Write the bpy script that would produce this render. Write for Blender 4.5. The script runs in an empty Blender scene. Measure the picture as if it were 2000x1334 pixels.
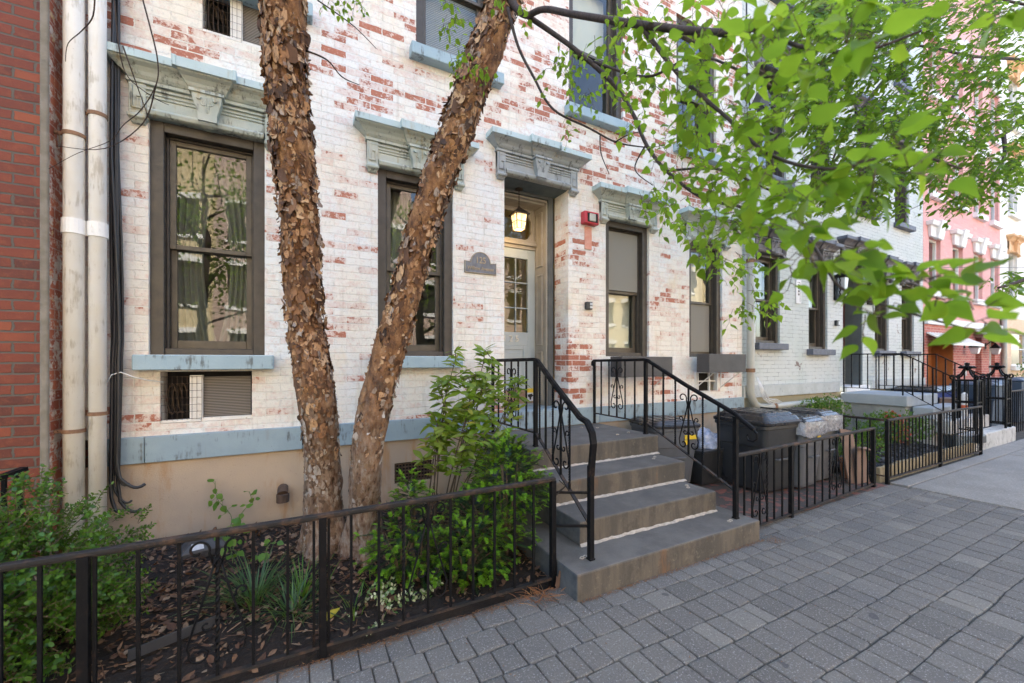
import bpy, bmesh, math, random
from mathutils import Vector, Matrix, noise
R = math.radians
SC = bpy.context.scene
COL = SC.collection
rnd = random.Random(7)
V = Vector

# ------------------------------------------------------------------ helpers
def ray(u, v):
    r = (u - 1000) / 800.0
    return V((.4664 + .8846 * r, .8846 - .4664 * r, (705 - v) / 800.0))
EYE = V((0, 0, 1.5))
def py(u, v, y):            # point on the plane of a facade at depth y
    d = ray(u, v); return EYE + d * (y / d.y)
def pt(u, v, t):            # point at camera depth t
    return EYE + ray(u, v) * t

class MB:
    def __init__(s): s.v = []; s.f = []; s.m = []
    def add(s, vs, fs, mi=0):
        n = len(s.v); s.v.extend([tuple(p) for p in vs])
        s.f.extend([tuple(i + n for i in f) for f in fs]); s.m.extend([mi] * len(fs))
        return s
    def box(s, x0, x1, y0, y1, z0, z1, mi=0):
        return s.add([(x0,y0,z0),(x1,y0,z0),(x1,y1,z0),(x0,y1,z0),(x0,y0,z1),(x1,y0,z1),(x1,y1,z1),(x0,y1,z1)],
              [(3,2,1,0),(4,5,6,7),(0,1,5,4),(1,2,6,5),(2,3,7,6),(3,0,4,7)], mi)
    def obox(s, M, sx, sy, sz, mi=0):
        P = [M @ V((a*sx/2, b*sy/2, c*sz/2)) for c in (-1,1) for a,b in ((-1,-1),(1,-1),(1,1),(-1,1))]
        return s.add(P, [(3,2,1,0),(4,5,6,7),(0,1,5,4),(1,2,6,5),(2,3,7,6),(3,0,4,7)], mi)
    def loft(s, rings, mi=0, cap=True):
        n = len(rings[0]); vs = [p for r in rings for p in r]; fs = []
        for k in range(len(rings)-1):
            for i in range(n):
                j = (i+1) % n
                fs.append((k*n+i, k*n+j, (k+1)*n+j, (k+1)*n+i))
        if cap:
            fs.append(tuple(range(n))[::-1]); fs.append(tuple((len(rings)-1)*n+i for i in range(n)))
        return s.add(vs, fs, mi)
    def taper(s, cx, cy, levels, mi=0):      # stacked rectangles: (z, halfx, halfy)
        return s.loft([[(cx-a,cy-b,z),(cx+a,cy-b,z),(cx+a,cy+b,z),(cx-a,cy+b,z)] for z,a,b in levels], mi)
    def frames(s, pts):
        pts = [V(p) for p in pts]; out = []; up = V((0,0,1)); prev = None
        for i,p in enumerate(pts):
            a = pts[max(i-1,0)]; b = pts[min(i+1,len(pts)-1)]; t = (b-a)
            t = t.normalized() if t.length > 1e-9 else V((0,0,1))
            if prev is None:
                ref = V((0,0,1)) if abs(t.z) < .9 else V((0,1,0))
                n = (ref - t*ref.dot(t)).normalized()
            else:
                n = prev - t*prev.dot(t)
                n = n.normalized() if n.length > 1e-6 else V((1,0,0))
            prev = n; out.append((p, t, n, t.cross(n)))
        return out
    def tube(s, pts, r, n=6, mi=0, cap=True):
        fr = s.frames(pts); rings = []
        for i,(p,t,a,b) in enumerate(fr):
            rr = r[i] if isinstance(r,(list,tuple)) else r
            rings.append([p + a*math.cos(2*math.pi*k/n)*rr + b*math.sin(2*math.pi*k/n)*rr for k in range(n)])
        return s.loft(rings, mi, cap)
    def flat(s, pts, w, h, up=None, mi=0):   # swept rectangle; h measured along 'up' normal
        fr = s.frames(pts); rings = []
        for p,t,a,b in fr:
            if up is not None:
                a = V(up); a = (a - t*a.dot(t)).normalized(); b = t.cross(a)
            rings.append([p + a*h/2 + b*w/2, p - a*h/2 + b*w/2, p - a*h/2 - b*w/2, p + a*h/2 - b*w/2])
        return s.loft(rings, mi)
    def twist(s, p, q, w, turns, mi=0):
        p, q = V(p), V(q); n = max(8, int(turns*8)); rings = []
        t = (q-p).normalized(); ref = V((1,0,0)); a = (ref - t*ref.dot(t)).normalized(); b = t.cross(a)
        for i in range(n+1):
            f = i/n; an = 2*math.pi*turns*min(1,max(0,(f-.08)/.84)); c = p.lerp(q,f)
            rings.append([c + (a*math.cos(an+math.pi/2*k+math.pi/4) + b*math.sin(an+math.pi/2*k+math.pi/4))*w*.707 for k in range(4)])
        return s.loft(rings, mi)
    def prism(s, poly, fn, d0, d1, mi=0):    # fn(a,b,d) -> point
        n = len(poly); vs = [fn(a,b,d0) for a,b in poly] + [fn(a,b,d1) for a,b in poly]
        fs = [tuple(range(n)), tuple(range(2*n-1,n-1,-1))] + [((i+1)%n, i, n+i, n+(i+1)%n) for i in range(n)]
        return s.add(vs, fs, mi)
    def lathe(s, prof, c, n=20, mi=0, cap=True):
        c = V(c)
        return s.loft([[c + V((r*math.cos(2*math.pi*k/n), r*math.sin(2*math.pi*k/n), z)) for k in range(n)] for r,z in prof], mi, cap)
    def quad(s, a, b, c, d, mi=0): return s.add([a,b,c,d], [(0,1,2,3)], mi)
    def build(s, name, mat, parent=None, smooth=False, bevel=0, fix=True, seg=1):
        me = bpy.data.meshes.new(name); me.from_pydata(s.v, [], s.f)
        for m in (mat if isinstance(mat,(list,tuple)) else [mat]): me.materials.append(m)
        me.polygons.foreach_set('material_index', s.m)
        if smooth: me.polygons.foreach_set('use_smooth', [True]*len(s.f))
        me.update()
        if fix:
            bm = bmesh.new(); bm.from_mesh(me); bmesh.ops.recalc_face_normals(bm, faces=bm.faces); bm.to_mesh(me); bm.free()
        o = bpy.data.objects.new(name, me); COL.objects.link(o)
        if bevel:
            b = o.modifiers.new('bevel','BEVEL'); b.width = bevel; b.segments = seg; b.limit_method = 'ANGLE'; b.angle_limit = R(40)
        if parent is not None: attach(o, parent)
        return o

def root_inv(p):
    M = Matrix.Identity(4)
    chain = []
    q = p
    while q is not None: chain.append(q); q = q.parent
    for q in reversed(chain):
        M = M @ q.matrix_parent_inverse @ q.matrix_basis
    return M.inverted()
def attach(o, p):
    o.parent = p; o.matrix_parent_inverse = root_inv(p)
def thing(name, label, cat, loc=(0,0,0), group=None):
    o = bpy.data.objects.new(name, None); COL.objects.link(o); o.location = loc; o.empty_display_size = .1
    o['label'] = label; o['category'] = cat
    if group: o['group'] = group
    return o
def tag(o, label, cat, group=None):
    o['label'] = label; o['category'] = cat
    if group: o['group'] = group
    # put the origin at the base of the thing
    vs = o.data.vertices; n = max(1,len(vs))
    c = V((sum(v.co.x for v in vs)/n, sum(v.co.y for v in vs)/n, min(v.co.z for v in vs)))
    o.data.transform(Matrix.Translation(-c)); o.location = c
    return o
def kind(o, k): o['kind'] = k; return o
def kids(o): return [c for c in COL.objects if c.parent == o]
def dup(root, offset, label, group=None, name=None):
    r = root.copy(); COL.objects.link(r); r.location = root.location + V(offset); r['label'] = label
    if group: r['group'] = group
    for ch in kids(root):
        c = ch.copy(); COL.objects.link(c); c.parent = r
        for g in kids(ch):
            d = g.copy(); COL.objects.link(d); d.parent = c
    return r
def text_mesh(txt, size, depth, mat, name, M, parent, align='CENTER'):
    cu = bpy.data.curves.new(name,'FONT'); cu.body = txt; cu.size = size; cu.extrude = depth; cu.align_x = align; cu.align_y = 'CENTER'
    t = bpy.data.objects.new(name+'_curve', cu); COL.objects.link(t)
    bpy.context.view_layer.update()
    me = bpy.data.meshes.new_from_object(t.evaluated_get(bpy.context.evaluated_depsgraph_get()))
    bpy.data.objects.remove(t); bpy.data.curves.remove(cu)
    me.transform(M); me.materials.clear(); me.materials.append(mat)
    o = bpy.data.objects.new(name, me); COL.objects.link(o)
    if parent is not None: attach(o, parent)
    return o
FRONT = Matrix.Rotation(R(90),4,'X')     # text lying in x/z, facing -y

def spiral(c, u, w, r0, r1, a0, a1, n=14):  # points of a spiral in the plane (u,w)
    c, u, w = V(c), V(u), V(w)
    out = []
    for i in range(n+1):
        f = i/n; a = a0+(a1-a0)*f; r = r0+(r1-r0)*f
        out.append(c + u*(r*math.cos(a)) + w*(r*math.sin(a)))
    return out

# ------------------------------------------------------------------ materials
class NT:
    def __init__(s, name):
        s.mat = bpy.data.materials.new(name); s.mat.use_nodes = True
        s.t = s.mat.node_tree; s.b = s.t.nodes['Principled BSDF']; s.out = s.t.nodes['Material Output']
        s._c = None
    def n(s, typ, props=None, **ins):
        nd = s.t.nodes.new('ShaderNode'+typ)
        for k,val in (props or {}).items(): setattr(nd, k, val)
        for k,val in ins.items():
            key = int(k[1:]) if k[0]=='_' and k[1:].isdigit() else k.replace('_',' ')
            s.set(nd.inputs[key], val)
        return nd
    def set(s, inp, val):
        if hasattr(val,'is_output'): s.t.links.new(val, inp)
        else:
            if isinstance(val,(tuple,list)) and len(val)==3 and inp.type=='RGBA': val = (*val,1)
            inp.default_value = val
    @property
    def co(s):
        if s._c is None: s._c = s.n('TexCoord').outputs['Object']
        return s._c
    def noise(s, scale, detail=4, rough=.55, vec=None, dist=0):
        return s.n('TexNoise', Vector=vec if vec is not None else s.co, Scale=scale, Detail=detail, Roughness=rough, Distortion=dist).outputs['Fac']
    def ramp(s, fac, lo, hi, a=0., b=1.):
        return s.n('MapRange', {'interpolation_type':'SMOOTHSTEP'}, Value=fac, From_Min=lo, From_Max=hi, To_Min=a, To_Max=b).outputs[0]
    def mix(s, f, a, b, mode='MIX'):
        nd = s.t.nodes.new('ShaderNodeMix'); nd.data_type='RGBA'; nd.blend_type = mode
        s.set(nd.inputs[0], f); s.set(nd.inputs[6], a); s.set(nd.inputs[7], b); return nd.outputs[2]
    def math(s, op, a, b=0., c=0.):
        nd = s.t.nodes.new('ShaderNodeMath'); nd.operation = op
        s.set(nd.inputs[0], a); s.set(nd.inputs[1], b); s.set(nd.inputs[2], c); return nd.outputs[0]
    def scale(s, x, y, z, vec=None):
        return s.n('Mapping', Vector=vec if vec is not None else s.co, Scale=(x,y,z)).outputs[0]
    def cr(s, fac, stops):
        nd = s.n('ValToRGB', Fac=fac); e = nd.color_ramp.elements
        while len(e) < len(stops): e.new(.5)
        for i,(p,c) in enumerate(stops): e[i].position = p; e[i].color = (*c,1)
        return nd.outputs[0]
    def bump(s, h, strength=.5, dist=.01, prev=None):
        nd = s.n('Bump', Height=h, Strength=strength, Distance=dist)
        if prev is not None: s.set(nd.inputs['Normal'], prev)
        return nd.outputs[0]
    def island(s): return s.n('NewGeometry').outputs['Random Per Island']
    def done(s, col=None, rough=None, bump=None, **kw):
        if col is not None: s.set(s.b.inputs['Base Color'], col)
        if rough is not None: s.set(s.b.inputs['Roughness'], rough)
        if bump is not None: s.set(s.b.inputs['Normal'], bump)
        for k,val in kw.items(): s.set(s.b.inputs[k.replace('_',' ')], val)
        return s.mat

def plain(name, c1, c2=None, scale=6, rough=.6, bs=60, bd=.002, metallic=0., spec=.5, dirt=None, det=5, lo=.3, hi=.7):
    m = NT(name); c2 = c2 or tuple(x*.75 for x in c1)
    col = m.mix(m.ramp(m.noise(scale,det),lo,hi), c1, c2)
    if dirt: col = m.mix(m.ramp(m.noise(scale*4.3,6,.7),.58,.72), col, dirt)
    b = m.bump(m.noise(bs,4), .5, bd)
    return m.done(col, m.ramp(m.noise(scale*2,3),.2,.8,max(.02,rough-.1),min(1,rough+.1)), b, Metallic=metallic, Specular_IOR_Level=spec)

def streaky(name, c1, c2, rust=(.34,.26,.12), dark=(.07,.075,.07), rough=.6, amt=.62):
    m = NT(name)
    st = m.noise(1.0,5,.6, m.scale(26,26,2.2))
    col = m.mix(m.ramp(m.noise(5,4),.35,.7), c1, c2)
    col = m.mix(m.ramp(m.math('MULTIPLY',st,m.noise(4,3)), amt*.44, amt*.72, 0, .75), col, rust)
    col = m.mix(m.ramp(m.math('MULTIPLY',m.noise(1.0,5,.7,m.scale(40,40,5)),m.noise(7,3)), .27,.40,0,.8), col, dark)
    col = m.mix(m.ramp(m.noise(90,3,.7),.66,.74,0,.8), col, dark)
    return m.done(col, rough, m.bump(m.noise(45,5),.4,.003))

def brickwork(name, base_fn, bw=.215, bh=.0685, mortar=.011, squash=1.0, bump=.006, rough=.75):
    """base_fn(m, tint, mort, uv) -> colour; tint is random per brick, mort 1 in the joints"""
    m = NT(name)
    sp = m.n('SeparateXYZ', Vector=m.co)
    u = m.math('ADD', sp.outputs[0], sp.outputs[1])
    wob = m.noise(9,3); wob2 = m.noise(31,3)
    uu = m.math('ADD', u, m.math('MULTIPLY', m.math('SUBTRACT',wob2,.5), .022))
    zz = m.math('ADD', sp.outputs[2], m.math('MULTIPLY', m.math('SUBTRACT',wob,.5), .016))
    uv = m.n('CombineXYZ', X=uu, Y=zz, Z=0.).outputs[0]
    bt = m.n('TexBrick', {'offset':.5,'squash':squash,'squash_frequency':6}, Vector=uv, Color1=(0,0,0,1), Color2=(1,1,1,1), Mortar=(.5,.5,.5,1),
             Scale=1., Mortar_Size=mortar*.5, Mortar_Smooth=.35, Bias=0., Brick_Width=bw, Row_Height=bh)
    tint = bt.outputs['Color']; mort = bt.outputs['Fac']
    col = base_fn(m, tint, mort, sp)
    h = m.math('ADD', m.math('MULTIPLY', m.math('SUBTRACT',1.,mort), 1.), m.math('MULTIPLY', m.noise(48,6,.7), .75))
    if hasattr(m,'chip'): h = m.math('SUBTRACT', h, m.math('MULTIPLY', m.chip, .22))
    return m.done(col, rough, m.bump(h,.8,bump))

def f_white(m, tint, mort, sp):
    big = m.noise(1.15,3,.6); mid = m.noise(5.5,4,.65); fine = m.noise(34,5,.75)
    zone = m.ramp(sp.outputs[2], 2.9, 4.3, 0, .085)                       # more paint lost higher up
    low = m.ramp(sp.outputs[2], .72, 1.25, .035, 0)
    def spot(x, z, r, a):
        d = m.n('VectorMath', {'operation':'DISTANCE'}, _0=m.n('CombineXYZ',X=sp.outputs[0],Y=0.,Z=sp.outputs[2]).outputs[0], _1=(x,0,z)).outputs['Value']
        return m.ramp(d, 0, r, a, 0)
    z = m.math('ADD', zone, low)
    for a in ((3.02,1.55,.5,.24),(4.55,1.15,.5,.2),(3.3,2.75,.45,.1),(-1.15,4.15,.5,.12),(3.0,3.0,.3,.1),(4.45,2.4,.4,.1),(5.95,1.2,.3,.14),(3.0,1.1,.35,.12),(-.95,1.0,.3,.05)):
        z = m.math('ADD', z, spot(*a))
    s = m.math('ADD', m.math('ADD', m.math('MULTIPLY',tint,.34), m.math('MULTIPLY',big,.42)), m.math('MULTIPLY',mid,.42))
    s = m.math('ADD', m.math('ADD', s, m.math('ADD', m.math('MULTIPLY',m.noise(19,5,.75),.46), m.math('MULTIPLY',fine,.14))), z)
    s = m.math('SUBTRACT', s, m.math('MULTIPLY', mort, .17))
    chip = m.ramp(s, 1.06, 1.12); wash = m.ramp(s, .90, 1.08)
    m.chip = chip
    white = m.mix(m.ramp(m.noise(1.6,3),.38,.66), (.79,.745,.655), (.765,.775,.76))
    white = m.mix(m.ramp(m.noise(3.1,4,.6,m.scale(1,1,.55)),.56,.76,0,.75), white, (.72,.61,.43))
    white = m.mix(m.ramp(m.noise(12,5,.75),.55,.72,0,.7), white, (.58,.55,.48))
    white = m.mix(m.math('MULTIPLY',m.ramp(mort,.3,.9),.09), white, (.50,.47,.43))
    white = m.mix(m.ramp(m.noise(62,4,.75),.665,.72,0,.8), white, (.14,.12,.10))
    white = m.mix(m.ramp(m.noise(1.,5,.65,m.scale(16,16,1.1)),.57,.74,0,.55), white, (.50,.45,.36))
    white = m.mix(m.ramp(m.noise(27,5,.8),.50,.68,0,.5), white, (.70,.52,.46))
    white = m.mix(m.ramp(m.noise(41,4,.75),.54,.68,0,.55), white, (.52,.51,.48))
    red = m.mix(tint, (.27,.085,.055), (.42,.15,.09))
    red = m.mix(m.ramp(m.noise(40,4,.7),.5,.7,0,.55), red, (.62,.43,.36))
    red = m.mix(m.math('MULTIPLY',m.ramp(mort,.3,.8),.75), red, (.62,.52,.45))
    pink = m.mix(m.math('MULTIPLY',wash,.44), white, (.58,.34,.27))
    return m.mix(chip, pink, red)

def f_blue(m, tint, mort, sp):
    white = m.mix(m.ramp(m.noise(1.2,3),.38,.66), (.58,.61,.59), (.51,.56,.53))
    white = m.mix(m.math('MULTIPLY',m.ramp(mort,.35,.9),m.ramp(m.noise(7,3),.4,.6,.1,.75)), white, (.25,.28,.28))
    s = m.math('ADD', m.math('MULTIPLY',m.noise(2.2,3),.6), m.math('MULTIPLY',m.noise(11,5,.7),.5))
    white = m.mix(m.ramp(s,.68,.70), white, (.22,.17,.15))
    m.chip = m.ramp(s,.68,.70)
    return white

def f_plainbrick(c1, c2, c3, mo, mott=.5):
    def f(m, tint, mort, sp):
        col = m.cr(tint, [(0,c1),(.45,c2),(.8,c2),(1,c3)])
        col = m.mix(m.ramp(m.noise(14,5,.7),.45,.75,0,mott), col, c3)
        col = m.mix(m.ramp(m.noise(60,4,.7),.62,.75,0,.5), col, tuple(min(1,x*1.7+.05) for x in c2))
        return m.mix(m.ramp(mort,.25,.75), col, mo)
    return f
M = {}
M['white_brick'] = brickwork('painted_brick_white', f_white)
M['blue_brick'] = brickwork('painted_brick_pale', f_blue, mortar=.012)
M['red_brick'] = brickwork('red_brick', f_plainbrick((.092,.025,.015),(.178,.039,.019),(.265,.066,.027),(.10,.08,.062)), bw=.2, bh=.0675, mortar=.015)
M['pink_brick'] = brickwork('pink_brick', f_plainbrick((.70,.34,.31),(.74,.37,.335),(.77,.42,.38),(.68,.36,.33),.25), mortar=.008)
M['garage_brick'] = brickwork('garage_brick', f_plainbrick((.36,.09,.07),(.45,.13,.10),(.50,.17,.13),(.55,.40,.35)), mortar=.012)
M['peach'] = brickwork('peach_brick', f_plainbrick((.74,.52,.34),(.78,.55,.37),(.80,.60,.42),(.68,.48,.32),.2), mortar=.008)
M['peach_trim'] = plain('peach_trim', (.72,.45,.24), (.66,.40,.21), 4, .7)
M['cream'] = plain('cream_paint', (.80,.76,.68), (.76,.72,.66), 2, .7)
def f_return(m, tint, mort, sp):
    red = m.cr(tint, [(0,(.30,.075,.04)),(.6,(.42,.12,.06)),(1,(.50,.16,.08))])
    red = m.mix(m.ramp(m.noise(9,5,.75),.50,.58), red, (.62,.55,.48))
    red = m.mix(m.ramp(m.noise(13,5,.7),.60,.66), red, (.60,.45,.25))
    return m.mix(m.ramp(mort,.3,.8,0,.7), red, (.45,.38,.33))
M['peel_brick'] = brickwork('peeling_brick', f_return, bw=.12)
def m_stucco(name, a, b, stain):
    m = NT(name)
    col = m.mix(m.ramp(m.noise(1.8,4),.35,.65), a, b)
    col = m.mix(m.ramp(m.noise(1.,5,.65,m.scale(7,7,1.3)),.54,.74,0,.8), col, stain)
    col = m.mix(m.ramp(m.noise(50,4,.75),.63,.72,0,.5), col, tuple(x*.4 for x in a))
    return m.done(col, .85, m.bump(m.noise(90,5,.7),.5,.004))
M['stucco'] = m_stucco('tan_stucco', (.47,.365,.265), (.39,.31,.24), (.40,.22,.10))
M['olive_stucco'] = m_stucco('olive_stucco', (.36,.31,.19), (.31,.27,.17), (.22,.19,.12))
M['grey_wall'] = m_stucco('grey_render', (.36,.37,.36), (.25,.26,.26), (.12,.13,.13))
M['band'] = streaky('blue_band_paint', (.27,.36,.41), (.24,.325,.375), rust=(.22,.22,.20), amt=.78)
M['sill'] = streaky('blue_sill_paint', (.33,.44,.49), (.29,.40,.455), rust=(.30,.30,.26), amt=.8)
M['hood'] = streaky('hood_paint', (.46,.49,.44), (.37,.425,.395), amt=.64)
M['hood_top'] = streaky('hood_top_paint', (.45,.56,.58), (.42,.53,.54), amt=.7)
M['hood_grey'] = streaky('hood_grey_paint', (.34,.37,.38), (.30,.33,.34), amt=.74)
M['dark_hood'] = streaky('dark_hood_paint', (.10,.10,.115), (.15,.135,.13), rust=(.28,.25,.24), amt=.55)
M['dark_sill'] = plain('dark_sill_paint', (.11,.12,.155), (.085,.095,.12), 8, .6)
M['pale_trim'] = plain('pale_trim', (.47,.50,.49), (.40,.43,.42), 5, .7, dirt=(.15,.15,.14))
M['frame'] = plain('brown_frame_paint', (.062,.050,.038), (.048,.039,.030), 9, .5, dirt=(.055,.045,.036))
M['frame2'] = plain('brown_sash_paint', (.095,.077,.055), (.075,.061,.044), 9, .45)
M['casing'] = plain('taupe_casing', (.34,.315,.27), (.29,.265,.225), 6, .5)
M['casing_dark'] = plain('dark_casing', (.115,.125,.125), (.09,.10,.10), 6, .6)
M['soffit'] = plain('blue_soffit', (.09,.125,.145), (.07,.10,.115), 5, .7)
M['door'] = plain('grey_door_paint', (.40,.465,.49), (.36,.425,.45), 3, .42, bs=200, bd=.0005)
M['kick'] = plain('copper_kick_plate', (.32,.22,.16), (.25,.17,.12), 9, .4, metallic=.4)
M['white'] = plain('white_paint', (.78,.78,.77), (.72,.72,.70), 7, .55)
M['pipe'] = streaky('pipe_paint', (.82,.82,.81), (.78,.765,.73), rust=(.60,.50,.38), dark=(.52,.49,.44), rough=.45, amt=.74)
M['rust'] = plain('rusty_metal', (.28,.15,.08), (.16,.09,.055), 20, .8)
M['grey_pipe'] = plain('grey_pipe_paint', (.42,.42,.37), (.37,.37,.33), 5, .5)
def m_glass():
    m = NT('window_glass')
    tr = m.n('BsdfTransparent', Color=(.80,.84,.82,1)); gl = m.n('BsdfGlossy', Color=(1,1,1,1), Roughness=.0)
    fr = m.n('LayerWeight', Blend=.5)
    wob = m.bump(m.noise(1.6,2), .10, .03); m.set(gl.inputs['Normal'], wob)
    f = m.ramp(m.math('POWER', fr.outputs['Facing'], 2.2), 0, 1, .062, .85)
    ms = m.n('MixShader', Fac=f, _1=tr.outputs[0], _2=gl.outputs[0])
    m.t.links.new(ms.outputs[0], m.out.inputs['Surface']); return m.mat
M['glass'] = m_glass()
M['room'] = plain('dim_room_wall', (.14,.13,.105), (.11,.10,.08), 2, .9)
M['hall'] = plain('tan_hall_wall', (.78,.64,.30), (.70,.57,.26), 2, .9)
def m_cloth(name, a, b, sx=60, tr=.25):
    m = NT(name)
    w = m.n('TexWave', {'wave_type':'BANDS','bands_direction':'X'}, Vector=m.co, Scale=sx, Distortion=.5).outputs['Fac']
    return m.done(m.mix(m.math('MULTIPLY',w,.3), a, b), .9)
M['curtain'] = m_cloth('olive_curtain', (.20,.20,.155), (.13,.13,.10))
M['screen'] = m_cloth('grey_roller_blind', (.24,.23,.20), (.20,.19,.165), 220)
M['shade'] = m_cloth('pale_roller_blind', (.74,.72,.60), (.70,.66,.55), 120)
def m_slats():
    m = NT('venetian_slats')
    w = m.n('TexWave', {'wave_type':'BANDS','bands_direction':'Z'}, Vector=m.co, Scale=16.).outputs['Fac']
    return m.done(m.mix(w,(.20,.20,.19),(.52,.51,.48)), .6, m.bump(w,.6,.01))
M['slats'] = m_slats()
M['slats_white'] = plain('white_slats', (.78,.78,.74), None, 4, .6)
def m_iron():
    m = NT('black_iron')
    col = m.mix(m.ramp(m.noise(9,5,.7),.56,.76,0,.7), (.006,.006,.007), (.050,.026,.016))
    col = m.mix(m.ramp(m.noise(50,3),.62,.75,0,.3), col, (.03,.03,.03))
    return m.done(col, m.ramp(m.noise(14,4),.3,.7,.4,.7), m.bump(m.noise(120,4),.5,.002), Specular_IOR_Level=.15)
M['iron'] = m_iron()
def m_ironrust():
    m = NT('rusty_iron')
    col = m.mix(m.ramp(m.noise(11,5,.7),.46,.70), (.009,.008,.008), (.085,.044,.025))
    return m.done(col, .7, m.bump(m.noise(90,5),.6,.003))
M['iron_rust'] = m_ironrust()
def m_step():
    m = NT('step_concrete')
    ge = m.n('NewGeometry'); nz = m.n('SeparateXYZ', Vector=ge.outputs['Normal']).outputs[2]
    brown = m.mix(m.ramp(m.noise(1.,5,.65,m.scale(9,9,1.6)),.38,.62), (.125,.103,.078), (.075,.066,.054))
    brown = m.mix(m.ramp(m.noise(5,6,.75),.52,.62,0,.6), brown, (.060,.052,.042))
    brown = m.mix(m.ramp(m.noise(24,5,.8),.56,.68,0,.6), brown, (.19,.16,.12))
    brown = m.mix(m.ramp(m.noise(1.,5,.65,m.scale(5,5,1.2)),.60,.74,0,.7), brown, (.19,.095,.045))
    grey = m.mix(m.ramp(m.noise(4,5,.65),.35,.65), (.138,.127,.114), (.094,.087,.079))
    grey = m.mix(m.ramp(m.noise(60,4,.7),.6,.72,0,.5), grey, (.19,.18,.165))
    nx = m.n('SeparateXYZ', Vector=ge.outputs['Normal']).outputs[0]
    side = m.mix(m.ramp(m.noise(6,5,.7),.35,.65), (.045,.052,.06), (.085,.092,.098))   # darker, bluer colour on the left-facing flank
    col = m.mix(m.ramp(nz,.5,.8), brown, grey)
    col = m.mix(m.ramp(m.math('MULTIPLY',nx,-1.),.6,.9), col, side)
    return m.done(col, .8, m.bump(m.noise(70,6,.75),.6,.005))
M['step'] = m_step()
M['caulk'] = plain('white_caulk', (.46,.40,.34), (.32,.28,.23), 30, .8, bs=80, bd=.006)
def m_paver():
    m = NT('concrete_paver'); i = m.island()
    col = m.cr(i, [(0,(.110,.101,.090)),(.35,(.150,.137,.121)),(.7,(.129,.118,.106)),(1,(.185,.170,.147))])
    col = m.mix(m.ramp(m.noise(1.3,5,.65),.46,.66,0,.6), col, (.105,.100,.095))
    col = m.mix(m.ramp(m.noise(95,3,.85),.56,.66,0,.8), col, (.42,.40,.38))
    col = m.mix(m.ramp(m.noise(80,3,.85,m.scale(1.1,.9,1)),.58,.67,0,.75), col, (.05,.05,.055))
    col = m.mix(m.ramp(m.noise(5.5,2,.4),.745,.765,0,.7), col, (.05,.05,.052))
    h = m.math('ADD', m.noise(190,3,.7), m.math('MULTIPLY', m.noise(14,3), .8))
    return m.done(col, .85, m.bump(h,.6,.004))
M['paver'] = m_paver()
M['joint'] = plain('joint_sand', (.085,.075,.062), (.055,.048,.04), 9, .95, bs=120, bd=.004, dirt=(.06,.055,.03))
def m_slab():
    m = NT('sidewalk_concrete')
    col = m.mix(m.ramp(m.noise(2.2,4),.35,.65), (.27,.25,.225), (.22,.205,.185))
    col = m.mix(m.ramp(m.noise(60,3,.85),.54,.66,0,.7), col, (.46,.43,.40))
    col = m.mix(m.ramp(m.noise(52,3,.85),.57,.66,0,.65), col, (.11,.10,.095))
    return m.done(col, .9, m.bump(m.noise(140,4,.7),.6,.005))
M['slab'] = m_slab()
M['asphalt'] = plain('asphalt', (.055,.055,.058), (.045,.045,.047), 3, .85, bs=150, bd=.006)
M['soil'] = plain('garden_soil', (.018,.011,.007), (.010,.0065,.0045), 7, .95, bs=45, bd=.03)
def m_litter(name, stops, tr=.0):
    m = NT(name); return m.done(m.mix(m.ramp(m.noise(60,3),.4,.7,0,.5), m.cr(m.island(), stops), (.05,.03,.02)), .75)
M['litter'] = m_litter('dead_leaves', [(0,(.05,.022,.012)),(.35,(.10,.045,.022)),(.65,(.17,.085,.042)),(.88,(.24,.15,.09)),(1,(.34,.24,.16))])
M['needles'] = m_litter('dead_needles', [(0,(.16,.06,.02)),(.6,(.26,.10,.03)),(1,(.34,.17,.06))])
M['red_paver'] = brickwork('red_paving', f_plainbrick((.14,.06,.045),(.21,.075,.055),(.26,.11,.08),(.07,.055,.045)), bw=.2, bh=.1, mortar=.012)
def m_bark():
    m = NT('birch_bark'); sp = m.n('SeparateXYZ', Vector=m.co)
    n1 = m.noise(1.,6,.7,m.scale(14,14,7)); n2 = m.noise(1.,5,.7,m.scale(34,34,12))
    col = m.cr(n1, [(.30,(.035,.018,.010)),(.42,(.11,.05,.023)),(.54,(.24,.115,.048)),(.68,(.38,.21,.095)),(.84,(.47,.31,.17))])
    grey = m.cr(n2, [(.3,(.075,.04,.025)),(.45,(.20,.12,.075)),(.6,(.29,.23,.18)),(.8,(.40,.36,.32))])
    lowmask = m.ramp(m.math('ADD',sp.outputs[2],m.math('MULTIPLY',m.noise(3,3),1.2)), .9, 2.3, 1, 0)
    col = m.mix(lowmask, col, grey)
    col = m.mix(m.ramp(n2,.30,.44,.9,0), col, (.028,.015,.010))
    return m.done(col, .85, m.bump(m.math('ADD',n2,m.noise(70,5,.7)),.9,.012))
M['bark'] = m_bark()
def m_flake():
    m = NT('peeling_bark'); i = m.island()
    col = m.cr(i, [(0,(.035,.018,.011)),(.22,(.12,.055,.026)),(.44,(.26,.125,.055)),(.66,(.39,.215,.105)),(.84,(.49,.32,.18)),(.93,(.22,.17,.145)),(1,(.40,.33,.27))])
    col = m.mix(m.ramp(m.noise(1.,5,.7,m.scale(60,60,30)),.48,.64,0,.85), col, (.085,.040,.020))
    return m.done(col, .75, m.bump(m.noise(90,4),.5,.003))
M['flake'] = m_flake()
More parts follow.
